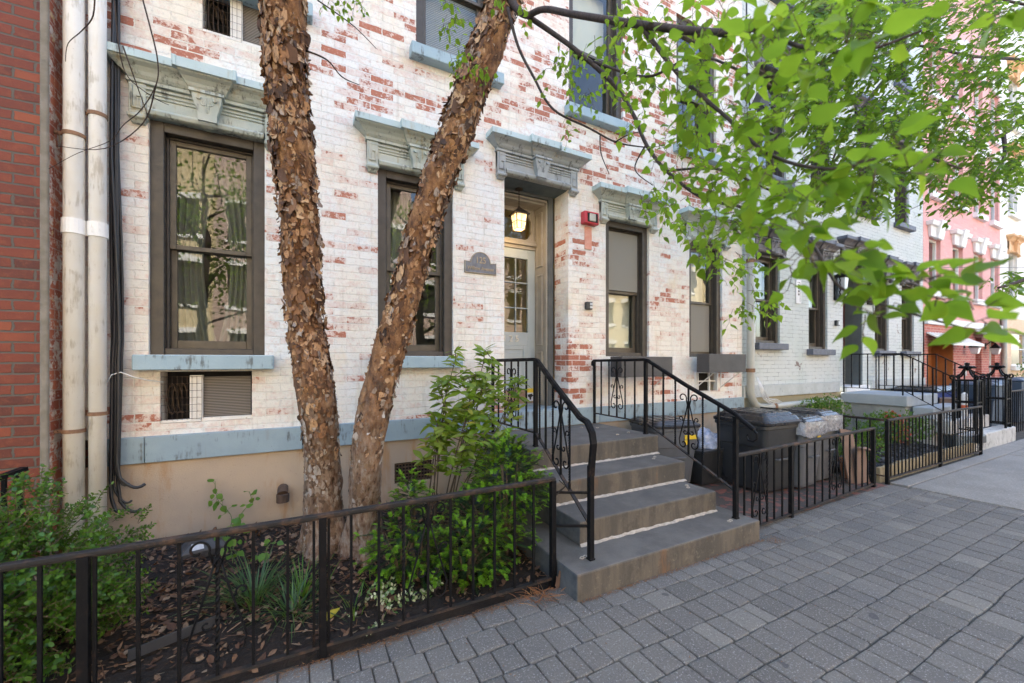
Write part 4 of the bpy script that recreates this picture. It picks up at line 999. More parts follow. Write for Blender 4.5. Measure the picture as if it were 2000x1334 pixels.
# ------------------------------------------------------------------ PALE BRICK HOUSE
YB=4.12; X0,X1=6.345,13.39
h2=thing('row_house','pale blue grey painted brick row house with black window hoods','house',((X0+X1)/2,YB,0))
b2w=[(6.73,7.43,1.80,3.32),(8.34,9.0,1.72,3.30),(10.92,11.58,1.72,3.30),(12.22,12.88,1.72,3.30)]
b2u=[(6.80,7.62,4.62,6.45),(8.40,9.12,4.62,6.45),(10.15,10.87,4.60,6.45),(11.88,12.6,4.60,6.45)]
b2t=[(a,b,7.75,9.5) for a,b,_,_ in b2u]
D2=(9.58,10.40,.99,3.50)
m=MB(); wall_holes(m,X0,X1,1.10,ROOF+.1,YB,[(*q,.22) for q in b2w+b2u+b2t]+[(*D2,.30)])
for x in (X0,X1): m.quad((x,YB,0),(x,12,0),(x,12,ROOF+.1),(x,YB,ROOF+.1))
m.build('wall',M['blue_brick'],h2,fix=False)
MB().box(X0,X1,YB-.12,12,ROOF+.101,ROOF+.4).build('roof',M['roof'],h2)
for a,b in ((X0+.01,9.36),(10.68,X1-.01)): MB().box(a,b,YB-.05,YB+.2,.90,1.099).build('water_table',M['pale_trim'],h2,bevel=.004)
m=MB(); m.quad((X0,YB-.01,-.3),(X1,YB-.01,-.3),(X1,YB-.01,.9),(X0,YB-.01,.9)); m.build('foundation',M['olive_stucco'],h2,fix=False)
for q in b2w: window(*q,h2,y=YB,style='sheer',sill='dark_sill',sillh=.11,casing=.06); hood(q[0],q[1],q[3],3.72,h2,y=YB,mat='dark_hood',top='dark_sill',greek=True)
for q in b2u: window(*q,h2,y=YB,style='half',sill='dark_sill',sillh=.11,casing=.06); hood(q[0],q[1],q[3],q[3]+.38,h2,y=YB,mat='dark_hood',top='dark_sill',greek=False)
for q in b2t: window(*q,h2,y=YB,style='half',sill='dark_sill',sillh=.11,casing=.06); hood(q[0],q[1],q[3],q[3]+.38,h2,y=YB,mat='dark_hood',top='dark_sill',greek=False)
hood(D2[0],D2[1],D2[3]-.02,3.93,h2,y=YB,mat='dark_hood',top='dark_sill')
m=MB(); m.box(D2[0],D2[0]+.05,YB+.03,YB+.31,D2[2],D2[3]); m.box(D2[1]-.012,D2[1]-.002,YB+.02,YB+.31,D2[2],D2[3]); m.box(D2[0],D2[1],YB+.05,YB+.31,D2[3]-.04,D2[3]); m.build('door_reveal',M['door_grey'],h2)
m=MB(); a,b=D2[0]+.05,D2[1]-.012
m.box(a,b,YB+.31,YB+.36,D2[2],D2[3]-.04)
for z0,z1 in ((1.15,1.75),(1.85,2.85)):
    for xx in (a+.08,(a+b)/2+.04): m.box(xx,xx+(b-a)/2-.12,YB+.295,YB+.312,z0,z1)
d2=m.build('front_door',M['deep_red'],h2,bevel=.006); MB().lathe([(.001,0),(.025,.005),(.03,.02),(.001,.05)],(a+.07,YB+.27,1.95),10).build('door_knob',M['brass'],d2)
MB().box(9.50,10.46,YB-.10,YB+.3,.893,1.0).build('door_sill',M['white'],h2,bevel=.006)
st2=thing('front_stoop','pale painted stoop with thick overhanging slabs at the black hooded house','steps',(10,3.2,0))
def stp(x0,x1,y0,y1,z0,z1,mt='conc_grey'): return MB().box(x0,x1,y0,y1,z0,z1).build('step',M[mt],st2,bevel=.012)
stp(9.36,10.68,3.08,YB-.055,.70,.89); MB().box(9.42,10.66,3.13,YB-.02,-.1,.699).build('side_wall',M['grey_wall'],st2)
stp(9.56,11.02,2.80,3.079,.50,.699); MB().box(9.60,11.0,2.83,3.129,-.1,.499).build('side_wall',M['conc_white'],st2)
stp(9.62,11.5,2.62,2.829,.27,.499,'conc_white')
stp(9.84,12.0,2.40,2.619,-.1,.265,'conc_white')
def rail2(x,pts,label,y1):
    t=thing('stair_railing',label,'railing',(x,3.3,.89),'plain railings of the pale house')
    A,B,C_=V((x,4.06,1.63)),V((x,3.18,1.63)),V((x+.28,2.62,1.22))
    MB().flat([A,B,C_],.03,.02).build('handrail',M['iron'],t,bevel=.003)
    a,b,c=V((x,4.06,.985)),V((x,3.18,.985)),V((x+.28,2.62,.56)); MB().flat([a,b,c],.024,.012).build('bottom_rail',M['iron'],t)
    for i in range(8):
        p=A.lerp(B,i/7); q=a.lerp(b,i/7); w=.009 if i in (0,7) else .007; z0=.89 if i in (0,7) else q.z
        MB().box(p.x-w,p.x+w,p.y-w,p.y+w,z0,p.z-.008).build('baluster',M['iron'],t)
    for i in range(1,6):
        p=B.lerp(C_,i/5); q=b.lerp(c,i/5); w=.009
        MB().box(p.x-w,p.x+w,p.y-w,p.y+w,q.z if i<5 else .28,p.z-.008).build('baluster',M['iron'],t)
rail2(9.48,0,'near plain black railing on the landing of the pale house stoop',0)
rail2(10.95,0,'far plain black railing reaching down to the further ornate gate post',0)
# ornate cage gate posts
def gate_post(x,y,label):
    t=thing('gate_post',label,'gate post',(x,y,.265),'cage gate posts with scroll finials'); w=.135; z0,z1=.265,1.17
    for sx in (-1,1):
        for sy in (-1,1):
            m=MB(); m.box(x+sx*w-.015,x+sx*w+.015,y+sy*w-.015,y+sy*w+.015,z0,z1); m.build('corner_post',M['iron'],t,bevel=.002)
    m=MB()
    for k in (-.34,.34):
        for sx,sy in ((k,1),(k,-1),(1,k),(-1,k)): m.box(x+sx*w-.007,x+sx*w+.007,y+sy*w-.007,y+sy*w+.007,z0+.08,z1)
    m.build('cage_bars',M['iron'],t)
    m=MB()
    for z in (z0+.08,.80,z1):
        h=.012
        for s in (-1,1): m.box(x-w,x+w,y+s*w-.006,y+s*w+.006,z-h,z+h); m.box(x+s*w-.006,x+s*w+.006,y-w,y+w,z-h,z+h)
    m.build('cross_rail',M['iron'],t)
    m=MB()
    for k in range(4):
        a=k*math.pi/2+math.pi/4; u=V((math.cos(a),math.sin(a),0)); c=V((x,y,0))
        pts=spiral(c+u*.195+V((0,0,z1+.045)),u,(0,0,1),.012,.042,-4.5,1.2,14)+[c+u*.135+V((0,0,z1+.06)),c+u*.085+V((0,0,z1+.11)),c+u*.04+V((0,0,z1+.19)),c+u*.01+V((0,0,z1+.22))]
        m.tube(pts,.014,6); m.tube([c+u*.02+V((0,0,z1+.21)),c+u*.09+V((0,0,z1+.225)),c+u*.12+V((0,0,z1+.215))],[.02,.024,.012],8)
    m.lathe([(.001,z1+.15),(.03,z1+.19),(.05,z1+.215),(.05,z1+.24),(.025,z1+.25),(.035,z1+.275),(.03,z1+.295),(.001,z1+.305)],(x,y,0),12)
    m.build('finial',M['iron'],t,smooth=True)
gate_post(10.13,2.56,'nearer ornate cage gate post with scroll finial on the pale concrete block')
gate_post(11.66,2.56,'further ornate cage gate post with scroll finial beside the long black fence')
low_fence(((11.82,2.45),(22,2.45)),[0,3.2,6.4,9.6],[.12+.12*i for i in range(60)],.93,.12,'long black bar fence beyond the further ornate gate post',alt=False,bw=.012,rail_w=.03)
# downpipe, drain and service box between the two houses
dp=thing('downpipe','grey downpipe bending along the foundation between the white and the pale house','drainpipe',(6.45,4.0,.7))
m=MB(); m.tube([(6.44,4.02,5.45),(6.44,4.02,1.02),(6.46,4.01,.90),(6.53,4.0,.80),(6.64,3.99,.755),(6.8,3.985,.745),(9.0,3.985,.755),(9.10,3.985,.75),(9.16,3.985,.72),(9.17,3.985,.66),(9.17,3.985,0)],.058,14); m.build('pipe',M['grey_pipe'],dp,smooth=True)
for z in (1.35,3.1,4.9): MB().lathe([(.059,z-.03),(.066,z-.03),(.066,z+.03),(.059,z+.03)],(6.44,4.02,0),14,cap=False).build('pipe_strap',M['rust'],dp)
for x in (7.0,8.6): MB().tube([(x-.03,3.985,.747),(x+.03,3.985,.747)],.066,14).build('pipe_strap',M['rust'],dp)
m=MB(); q=random.Random(9)
for k in range(6): m.tube([(6.50+.02*k,3.96,1.25-.02*k),(6.52+.02*k,3.92,1.05),(6.60+.03*k,3.91,.90-.02*q.random()),(6.78+.03*k,3.90,.80+.015*k),(6.95+.04*k,3.92,.81)],.006,5)
tag(m.build('coiled_wire',M['white_cable'],smooth=True),'tangle of pale wires resting in the bend of the grey downpipe','wire')
ub=thing('service_box','black cable service box tilted on the wall above the grey downpipe','junction box',(6.5,3.95,5.5))
m=MB(); m.obox(Matrix.Translation((6.53,3.90,5.62))@Matrix.Rotation(R(20),4,'Y')@Matrix.Rotation(R(15),4,'X'),.20,.16,.22); m.build('box',M['bin_black'],ub,bevel=.008)
m=MB(); m.tube([(6.62,3.86,5.58),(6.80,3.80,5.52),(6.98,3.78,5.62),(7.05,3.78,5.85),(6.98,3.8,6.08),(6.85,3.85,6.2),(6.7,3.95,6.3)],.013,6); m.tube([(6.60,3.88,5.68),(6.78,3.80,5.76),(6.90,3.80,5.95),(6.92,3.82,6.15),(6.8,3.95,6.35)],.013,6); m.tube([(6.40,4.0,5.5),(6.36,4.03,5.9),(6.38,4.05,7),(6.38,4.05,9)],.014,6); m.tube([(6.5,3.98,5.5),(6.52,4.04,5.1),(6.62,4.08,4.7)],.009,6); m.build('cable_loop',M['cable'],ub,smooth=True)
m=MB()
for a,b,r in ((pt(1555,305,7.6),pt(1930,60,9.0),.014),): m.tube([a,a.lerp(b,.33)-V((0,0,.05)),a.lerp(b,.66)-V((0,0,.05)),b,b+(b-a)*.6],r,6)
tag(m.build('overhead_cable',M['cable'],smooth=True),'thickest black cable climbing through the leaves in front of the pale house','cable','overhead cables')
for i,(ua,va,ub_,vb,lb) in enumerate(((1690,400,2000,225,'thin black wire crossing the pink house through the elm leaves, highest of the thin wires'),(1640,440,2000,255,'thin black wire crossing the pink house just under the highest thin wire'),(1700,445,2010,295,'thin black wire sloping over the pink house, lowest of the three'))):
    a,b=pt(ua,va,9.0),pt(ub_,vb,8.0); m=MB(); m.tube([a-(b-a)*.5,a,a.lerp(b,.5)-V((0,0,.04)),b,b+(b-a)*.8],.006,5); tag(m.build('overhead_cable',M['cable'],smooth=True),lb,'cable','overhead cables')
m=MB(); a,b=py(1838,522,3.6),py(2010,523,3.4); m.tube([a,b],.008,5); tag(m.build('overhead_cable',M['cable']),'thin level wire across the pink house below its white window heads','cable','overhead cables')
# fittings on the pale house
ip=thing('entry_plaque','narrow white enamel strip with dark characters between the first two pale house windows','plaque',(7.97,YB,2.55)); m=MB(); m.box(7.90,8.06,YB-.02,YB-.001,2.53,2.96); m.build('plate',M['white'],ip,bevel=.003)
m=MB()
for k in range(4):
    z=2.86-.055*k; m.box(7.95,8.0,YB-.023,YB-.021,z-.006,z+.006); m.box(7.965,7.985,YB-.023,YB-.021,z-.02,z+.02)
m.box(7.935,8.02,YB-.022,YB-.0205,2.905,2.912); m.box(8.015,8.022,YB-.022,YB-.0205,2.56,2.905); m.build('characters',M['dark'],ip)
ic=thing('door_camera','small black camera box beside the deep red door of the pale house','camera',(9.30,YB,2.2)); MB().box(9.25,9.35,YB-.05,YB-.001,2.18,2.29).build('body',M['bin_black'],ic,bevel=.006); MB().box(9.30,9.34,YB-.054,YB-.051,2.2,2.27).build('lens',M['paper'],ic)
def sconce(x,label):
    t=thing('wall_sconce',label,'lamp',(x,YB,2.75),'scrolled sconces at the pale house door'); m=MB(); c=V((x,YB-.10,2.92))
    for k in range(5):
        for sg in (-1,1): m.tube(spiral(c+V((sg*.05,0,-.18+.09*k)),(sg,0,0),(0,0,1),.055,.012,-2,4,12),.011,5)
    m.box(x-.10,x+.10,YB-.03,YB-.001,2.68,3.16); m.taper(x,YB-.11,[(3.12,.11,.09),(3.16,.10,.08),(3.22,.02,.02)]); m.tube([(x,YB-.10,2.70),(x,YB-.10,3.14)],.018,6); m.build('bracket',M['iron'],t)
    m=MB(); m.taper(x,YB-.115,[(2.76,.045,.04),(3.10,.07,.06)]); m.build('glass_pane',M['globe'],t)
sconce(9.32,'black scrolled wall sconce left of the deep red door'); sconce(10.66,'black scrolled wall sconce right of the deep red door')
# ------------------------------------------------------------------ PINK HOUSE, PEACH HOUSE
def simple_window(x0,x1,z0,z1,y,parent,top=True,fm='white'):
    m=MB(); f=.045
    m.box(x0,x0+f,y+.08,y+.14,z0,z1); m.box(x1-f,x1,y+.08,y+.14,z0,z1); m.box(x0+f,x1-f,y+.08,y+.14,z1-f,z1); m.box(x0+f,x1-f,y+.08,y+.14,z0,z0+f); zm=(z0+z1)/2; m.box(x0+f,x1-f,y+.09,y+.13,zm-.02,zm+.02)
    w=m.build('window',M[fm],parent); MB().quad((x0+f-.01,y+.11,z0),(x1-f+.01,y+.11,z0),(x1-f+.01,y+.11,z1),(x0+f-.01,y+.11,z1)).build('pane',M['glass'],w,fix=False)
    MB().box(x0-.08,x1+.08,y-.10,y+.05,z0-.15,z0-.003).build('sill',M['white'],w,bevel=.006); MB().box(x0+.02,x1-.02,y+.25,y+.26,zm,z1).build('blind',M['shade'],w)
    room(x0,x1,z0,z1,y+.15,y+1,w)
    if top:
        cx=(x0+x1)/2; m=MB()
        m.loft([[(cx-hw,y,z),(cx+hw,y,z),(cx+hw,y-p,z),(cx-hw,y-p,z)] for z,hw,p in ((z1+.002,(x1-x0)/2+.02,.05),(z1+.25,(x1-x0)/2+.10,.07),(z1+.26,(x1-x0)/2+.17,.12),(z1+.36,(x1-x0)/2+.19,.15))])
        m.loft([[(cx-hw,y,z),(cx+hw,y,z),(cx+hw,y-p,z),(cx-hw,y-p,z)] for z,hw,p in ((z1-.02,.09,.09),(z1+.40,.15,.19))]); m.build('window_head',M['white'],w,bevel=.006)
h3=thing('row_house','pink painted brick house with white window heads above an orange garage door','house',(16.2,4.1,0)); X2,X3=13.4,19.05
wx=[14.1,15.62,17.15,18.55]; hl=[]
for z0,z1 in ((3.23,4.55),(5.65,7.2),(8.1,9.5)): hl+=[(c-.36,c+.36,z0,z1,.15) for c in wx]
m=MB(); wall_holes(m,X2,X3,2.45,13.5,YB,hl); m.quad((X2,YB,11),(X2,12,11),(X2,12,13.5),(X2,YB,13.5)); m.quad((X3,YB,0),(X3,12,0),(X3,12,13.5),(X3,YB,13.5)); m.quad((X2,12,0),(X3,12,0),(X3,12,13.5),(X2,12,13.5)); m.build('wall',M['pink_brick'],h3,fix=False)
for q in hl: simple_window(*q[:4],YB,h3,top=True)
m=MB(); wall_holes(m,X2,X3,-.2,2.45,YB-.02,[(13.62,15.25,-.1,1.95,.45),(16.85,17.35,-.1,2.15,.5),(17.98,18.5,.8,2.15,.3)]); m.build('ground_floor_wall',M['garage_brick'],h3,fix=False)
m=MB(); m.box(13.62,15.25,YB+.40,YB+.44,0,1.95)
for i in range(4):
    for j in range(4): m.box(13.68+.39*i,13.68+.39*i+.31,YB+.385,YB+.405,.08+.46*j,.08+.46*j+.38)
m.build('garage_door',M['wood'],h3,bevel=.006); MB().box(16.85,17.35,YB+.40,YB+.44,0,2.15).build('front_door',M['wood'],h3,bevel=.004); MB().box(15.235,15.249,YB-.01,YB+.43,0,1.95).build('wooden_reveal',M['wood'],h3); simple_window(17.98,18.5,.8,2.15,YB-.02,h3,top=False)
def awn(x0,x1,zt,zb,out):
    m=MB(); m.add([(x0,YB-.03,zt),(x1,YB-.03,zt),(x1+.02,YB-out,zb),(x0-.02,YB-out,zb),(x0,YB-.03,zt-.03),(x1,YB-.03,zt-.03),(x1+.02,YB-out,zb-.06),(x0-.02,YB-out,zb-.06)],[(0,1,2,3),(7,6,5,4),(3,2,6,7),(0,3,7,4),(1,5,6,2)])
    n=int((x1-x0)/.16)
    for i in range(1,n): x=x0+(x1-x0)*i/n; m.tube([(x,YB-.035,zt+.004),(x,YB-out,zb+.004)],.012,5)
    m.build('awning',M['awning'],h3)
awn(13.5,15.5,2.20,1.93,.5); awn(16.6,17.6,2.38,2.14,.5); awn(17.85,18.75,2.30,2.1,.45)
MB().box(X2,X3,YB-.09,YB-.022,2.40,2.56).build('belt_course',M['white'],h3)
for x,lb in ((16.0,'carriage wall lamp between the garage door and the narrow wooden door'),(17.65,'carriage wall lamp right of the narrow wooden door')):
    t=thing('wall_lamp',lb,'lamp',(x,YB-.2,1.7),'carriage lamps on the pink house'); m=MB(); m.taper(x,YB-.22,[(1.68,.03,.03),(1.70,.06,.06),(1.84,.09,.09),(1.86,.10,.10)]); m.build('glass_pane',M['globe'],t); m=MB(); m.taper(x,YB-.22,[(1.861,.11,.11),(1.94,.05,.05),(2.0,.01,.01)]); m.tube([(x,YB-.03,1.95),(x,YB-.12,2.05),(x,YB-.22,2.0)],.014,6); m.box(x-.04,x+.04,YB-.035,YB-.021,1.85,2.02); m.build('bracket',M['iron'],t)
m=MB(); m.prism([(15.92,1.1),(16.12,1.1),(16.12,1.32),(16.02,1.47),(15.92,1.32)],lambda a,b,d:(a,d,b),YB-.04,YB-.021); tag(m.build('house_plaque',M['pale_trim'],bevel=.004),'grey pointed house plaque on the brick pier under the carriage lamp','plaque')
MB().box(X2,X3,YB-.15,12,13.501,13.8).build('roof',M['roof'],h3)
h4=thing('row_house','cream and peach rendered house farthest along the row','house',(24,4.1,0)); X4=30
hl=[(c-.45,c+.45,z0,z1,.15) for c in (20.3,22.4,24.5,26.6,28.7) for z0,z1 in ((3.5,4.95),(6.2,7.8),(9.0,10.5))]
m=MB(); wall_holes(m,X3,X4,2.85,14,YB,hl); m.quad((X4,YB,0),(X4,12,0),(X4,12,14),(X4,YB,14)); m.quad((X3,12,0),(X4,12,0),(X4,12,14),(X3,12,14)); m.build('wall',M['cream'],h4,fix=False)
for q in hl: simple_window(*q[:4],YB,h4,top=False)
cz=[]
for c in (20.3,22.4,24.5,26.6,28.7):
    for z1 in (4.95,7.8,10.5): hood(c-.45,c+.45,z1,z1+.5,h4,y=YB,mat='timber' if False else 'peach_trim',top='peach_trim',greek=False)
hl=[(20.0,21.9,1.35,2.42,.2),(23.2,25.1,1.35,2.42,.2)]
m=MB(); wall_holes(m,X3,X4,-.2,2.85,YB-.03,hl); m.build('ground_floor_wall',M['peach'],h4,fix=False)
for q in hl: simple_window(*q[:4],YB-.03,h4,top=False)
MB().box(X3,X4,YB-.15,12,14.001,14.3).build('roof',M['roof'],h4)
m=MB(); m.tube([(18.98,YB-.1,0),(18.98,YB-.1,2.9)],.06,10); tag(m.build('downpipe',M['grey_pipe'],smooth=True),'short grey downpipe between the pink and the peach house','drainpipe')
# bins and clutter beyond the gate
def far_bin(x,y,w,h,mat,label):
    t=thing('wheeled_bin',label,'bin',(x,y,0),'bins beyond the pale stoop'); m=MB(); m.taper(x,y,[(.02,w*.4,w*.4),(h*.7,w*.47,w*.47),(h*.7,w*.5,w*.5),(h,w*.52,w*.52)]); m.build('body',M[mat],t,bevel=.01); m=MB(); m.taper(x,y,[(h+.002,w*.55,w*.57),(h+.04,w*.55,w*.57),(h+.08,w*.42,w*.44)]); m.build('lid',M['bin_navy' if mat!='bin_blue' else 'bin_blue'],t,bevel=.01)
far_bin(13.1,3.15,.62,.96,'bin_navy','navy blue bin seen between the two ornate gate posts')
far_bin(14.0,3.3,.62,.98,'bin_navy','navy blue bin behind the further ornate gate post'); far_bin(15.6,3.3,.66,1.0,'bin_navy','navy blue bin behind the long black fence, nearest one there'); far_bin(16.5,3.2,.66,1.0,'bin_navy','navy blue bin behind the long black fence, farthest one')
t=thing('recycling_bin','bright blue recycling bin with a box in front, behind the stoop railing','bin',(12.1,3.65,0)); m=MB(); m.taper(12.05,3.66,[(.02,.5,.25),(.86,.62,.33)]); m.build('body',M['bin_blue'],t,bevel=.01); m=MB(); m.taper(12.05,3.66,[(.862,.66,.37),(.90,.66,.37),(.97,.5,.27)]); m.build('lid',M['lid'],t,bevel=.01)
m=MB(); m.obox(Matrix.Translation((11.75,3.2,.62))@Matrix.Rotation(R(20),4,'Z'),.5,.35,.26); tag(m.build('cardboard_box',M['card'],bevel=.004),'brown cardboard box in front of the bright blue recycling bin','box')
m=MB(); m.box(11.5,12.05,3.02,3.4,-.1,.488); tag(m.build('low_plinth',M['conc_white'],bevel=.006),'low pale plinth under the brown cardboard box','plinth')
t=thing('marker_post','white marker post with orange bands inside the nearer gate post','post',(10.6,2.7,.5)); MB().lathe([(.045,.5),(.04,.9),(.01,.93)],(10.75,2.75,0),12).build('post',M['white'],t); MB().lathe([(.047,.62),(.047,.70)],(10.75,2.75,0),12,cap=False).build('band',M['orange'],t)
m=MB(); m.box(9.76,9.98,2.30,2.395,.16,.30); tag(m.build('mail_box',M['bin_black'],bevel=.02,seg=3),'small black box at the foot of the nearer ornate gate post','box')
# slate garden of the pale house
def slate_z(x,y): return .03+.12*max(0,min(1,(y-2.4)/1.2))+.02*noise.noise((x*4,y*4,1))
kind(ground_patch(6.42,9.6,2.42,4.12,slate_z,60,30).build('planting_bed',M['soil'],smooth=True,fix=False),'structure')
m=MB(); q=random.Random(21)
for i in range(3600):
    x,y=q.uniform(6.47,9.5),q.uniform(2.44,4.05); c=V((x,y,slate_z(x,y)+q.uniform(.0,.03))); E=Matrix.Rotation(q.uniform(0,6.3),3,'Z')@Matrix.Rotation(q.uniform(-.6,.6),3,'X'); s=q.uniform(.012,.032)
    m.add([c+E@V((s,0,0)),c+E@V((.3*s,s*.7,.004)),c+E@V((-s,.3*s,0)),c+E@V((-.4*s,-s*.8,-.004)),c+E@V((0,0,s*.35))],[(0,1,4),(1,2,4),(2,3,4),(3,0,4)])
o=m.build('slate_chips',M['slate'],fix=False); o['kind']='stuff'
m=MB(); q=random.Random(4); x=6.46
while x<9.7: m.box(x,x+.085,2.385,2.425,-.05,.17+q.uniform(-.012,.012)); x+=.092
tag(m.build('timber_edging',M['timber'],bevel=.004),'low edging of upright timber slats along the slate chip garden','edging')
# ------------------------------------------------------------------ across the street (seen mirrored in the windows)
def across(x0,x1,mat,label,h):
    t=thing('row_house',label,'house',((x0+x1)/2,-15,0),'houses across the street'); hs=[]
    n=max(2,int((x1-x0)/1.8))
    for i in range(n):
        c=x0+(x1-x0)*(i+.5)/n
        for z in (1.0,4.2,7.2): hs.append((c-.42,c+.42,z,z+1.8,.2))
    m=MB(); wall_holes(m,x0,x1,-.2,h,0,hs)
    m.v=[(x,-15-y,z) for x,y,z in m.v]
    for x in (x0,x1): m.quad((x,-15,-.2),(x,-24,-.2),(x,-24,h),(x,-15,h))
    m.quad((x0,-15,h),(x1,-15,h),(x1,-24,h),(x0,-24,h)); m.build('wall',M[mat],t,fix=False)
    for a,b,c,d,_ in hs:
        w=MB(); w.box(a,b,-15.2,-15.16,c,d); w.build('window',M['dark'],t); s=MB(); s.box(a-.1,b+.1,-15.1,-14.9,c-.15,c-.003); s.box(a-.1,b+.1,-15.1,-14.92,d+.003,d+.25); s.build('window_trim',M['white'],t)
M['sun_cream']=plain('cream_render',(.56,.46,.27),(.50,.41,.24),1,.8); 
across(-19,-3.4,'sun_cream','cream house across the street mirrored yellow in the left window',12.5); M['sun_brick']=brickwork('sunlit_brick',f_plainbrick((.42,.31,.25),(.46,.34,.28),(.50,.39,.32),(.50,.44,.39),.3))
across(-3.4,6,'sun_brick','pink brick house across the street mirrored in the windows',13); across(6,16,'sun_brick','red brick house across the street mirrored in the doorway windows',9.5); across(16,34,'sun_cream','cream house across the street farther along the row',9.5)
# ------------------------------------------------------------------ trees
def leaf(mb, p, d, n, L, W, fold=.25, droop=.25, mi=0, st=(0,.18,.42,.68,.88,1), ws=(.02,.72,1,.72,.32,.0)):
    d=d.normalized(); n=(n-d*n.dot(d))
    n=n.normalized() if n.length>1e-6 else d.orthogonal().normalized(); s=d.cross(n)
    vs=[]
    for f,w in zip(st,ws):
        c=p+d*(L*f)-n*(droop*L*f*f); e=s*(W*.5*w); k=n*(fold*W*.5*w+W*.05*math.sin(f*9+L*900))
        vs+= [c-e+k, c, c+e+k]
    fs=[]
    for i in range(len(st)-1):
        a=3*i; fs+=[(a,a+1,a+4,a+3),(a+1,a+2,a+5,a+4)]
    mb.add(vs,fs,mi)
def rdir(q): 
    while True:
        v=V((q.uniform(-1,1),q.uniform(-1,1),q.uniform(-1,1)))
        if .1<v.length<1: return v.normalized()
def smooth_path(pts, n=6):
    """Catmull-Rom through (point, radius) pairs"""
    out=[]
    P=[V(p) for p,_ in pts]; Rr=[r for _,r in pts]
    for i in range(len(P)-1):
        p0=P[max(i-1,0)]; p1=P[i]; p2=P[i+1]; p3=P[min(i+2,len(P)-1)]
        for k in range(n):
            t=k/n; t2=t*t; t3=t2*t
            c=.5*((2*p1)+(p2-p0)*t+(2*p0-5*p1+4*p2-p3)*t2+(3*p1-p0-3*p2+p3)*t3)
            out.append((c,Rr[i]+(Rr[i+1]-Rr[i])*t))
    out.append((P[-1],Rr[-1])); return out
birch=thing('birch_tree','two leaning trunks of a river birch with curling orange brown bark in the fenced garden','tree',(.28,3.38,.08))
def trunk(path, seed, nfl, name='trunk'):
    sp=smooth_path(path,40); fr=MB().frames([p for p,_ in sp]); n=56; q=random.Random(seed)
    vs=[]; tot=len(sp)
    for (p,t,a,b),(_,r) in zip(fr,sp):
        for k in range(n):
            an=2*math.pi*k/n; dr=a*math.cos(an)+b*math.sin(an); w=p+dr*r
            low=max(0,min(1,(1.5-p.z)/1.2))
            f=.030*noise.noise(V((w.x*3.5,w.y*3.5,w.z*2.0+seed)))+.016*noise.noise(V((w.x*13,w.y*13,w.z*6)))
            rid=1-abs(noise.noise(V((w.x*24,w.y*24,w.z*(9+4*low)))))*2
            f+=.008*rid+.005*noise.noise(w*60)
            if p.z<.6: f+=.07*max(0,(.45-p.z))**1.5*(1+.8*math.sin(an*4+seed))*2
            vs.append(p+dr*(r*.97+f*min(1,r/.1)))
    fs=[(i*n+k,i*n+(k+1)%n,(i+1)*n+(k+1)%n,(i+1)*n+k) for i in range(tot-1) for k in range(n)]
    m=MB(); m.add(vs,fs); o=m.build(name,M['bark'],birch,smooth=True)
    fl=MB()
    for _ in range(nfl):
        i=min(tot-2,int(q.random()**.95*tot)); p,t,a,b=fr[i]; r=sp[i][1]; an=q.uniform(0,2*math.pi)
        low=max(0,min(1,(1.55-p.z)/.9)); big=q.random()<.20
        S=q.uniform(.006,.015)*(2.0 if big else 1)*(1-.15*low); asp=q.uniform(.7,2.3); rot=q.uniform(-.9,.9)
        side=q.uniform(0,2*math.pi) if q.random()<.5 else q.choice((0,math.pi,-math.pi/2,-math.pi/2))
        lift=(q.uniform(.006,.034) if q.random()<.62 else q.uniform(.0,.010))*(1-.75*low); curl=q.uniform(0,1.3)*(1-.6*low)
        base=noise.noise(V((math.cos(an)*2,math.sin(an)*2,p.z*3+seed)))*.012
        nk=11; rad=[1+.32*noise.noise(V((k*1.9,seed,_*.37)))*1.8+q.uniform(-.26,.26) for k in range(nk)]
        def pos(x,y):
            g=(x*math.cos(side)+y*math.sin(side))/S            # -1 (attached) .. 1 (free edge)
            g=max(0,(g+.75)/1.75); off=.0035+base+lift*g**1.8-(curl*lift*.55*max(0,g-.65)**1.2*3)
            xr=x*math.cos(rot)-y*math.sin(rot); yr=x*math.sin(rot)+y*math.cos(rot)
            k=1-.25*curl*max(0,g-.5); A=an+xr*k/r; dr=a*math.cos(A)+b*math.sin(A)
            return p+t*(yr*asp*k)+dr*(r+off)
        pts=[pos(0,0)]
        for ring in (.5,1):
            for k in range(nk):
                th=2*math.pi*k/nk; pts.append(pos(S*ring*rad[k]*math.cos(th),S*ring*rad[k]*math.sin(th)))
        fs_=[(0,1+k,1+(k+1)%nk) for k in range(nk)]+[(1+k,1+nk+k,1+nk+(k+1)%nk,1+(k+1)%nk) for k in range(nk)]
        fl.add(pts,fs_,1 if q.random()<low*1.1 else 0)
    fl.build('peeling_bark',[M['flake'],M['plate']],o,smooth=False,fix=False)
    return o
T1=[(V((.17,3.42,-.12)),.20),(V((.175,3.42,.05)),.168),(V((.185,3.42,.30)),.145),(V((.175,3.39,.75)),.135),(V((.12,3.28,1.35)),.128)]
T1+=[(pt(u,v,t),r) for u,v,t,r in ((598,640,2.92,.126),(588,480,2.80,.128),(575,320,2.67,.128),(560,160,2.55,.128),(553,0,2.46,.128),(555,-160,2.40,.12))]+[(pt(545,-420,2.3),.11),(pt(560,-800,2.25),.09)]
T2=[(V((.47,3.28,-.12)),.17),(V((.46,3.27,.08)),.135),(V((.465,3.26,.25)),.118)]
T2+=[(pt(u,v,t),r) for u,v,t,r in ((716,880,2.94,.112),(752,720,2.90,.110),(795,560,2.86,.109),(840,400,2.82,.112),(893,250,2.78,.118),(935,130,2.74,.114),(985,0,2.70,.108),(1030,-130,2.66,.10))]+[(pt(1085,-330,2.6),.085),(pt(1150,-700,2.5),.06)]
T1=[(p,r*.90) for p,r in T1]; T2=[(p,r*.90) for p,r in T2]
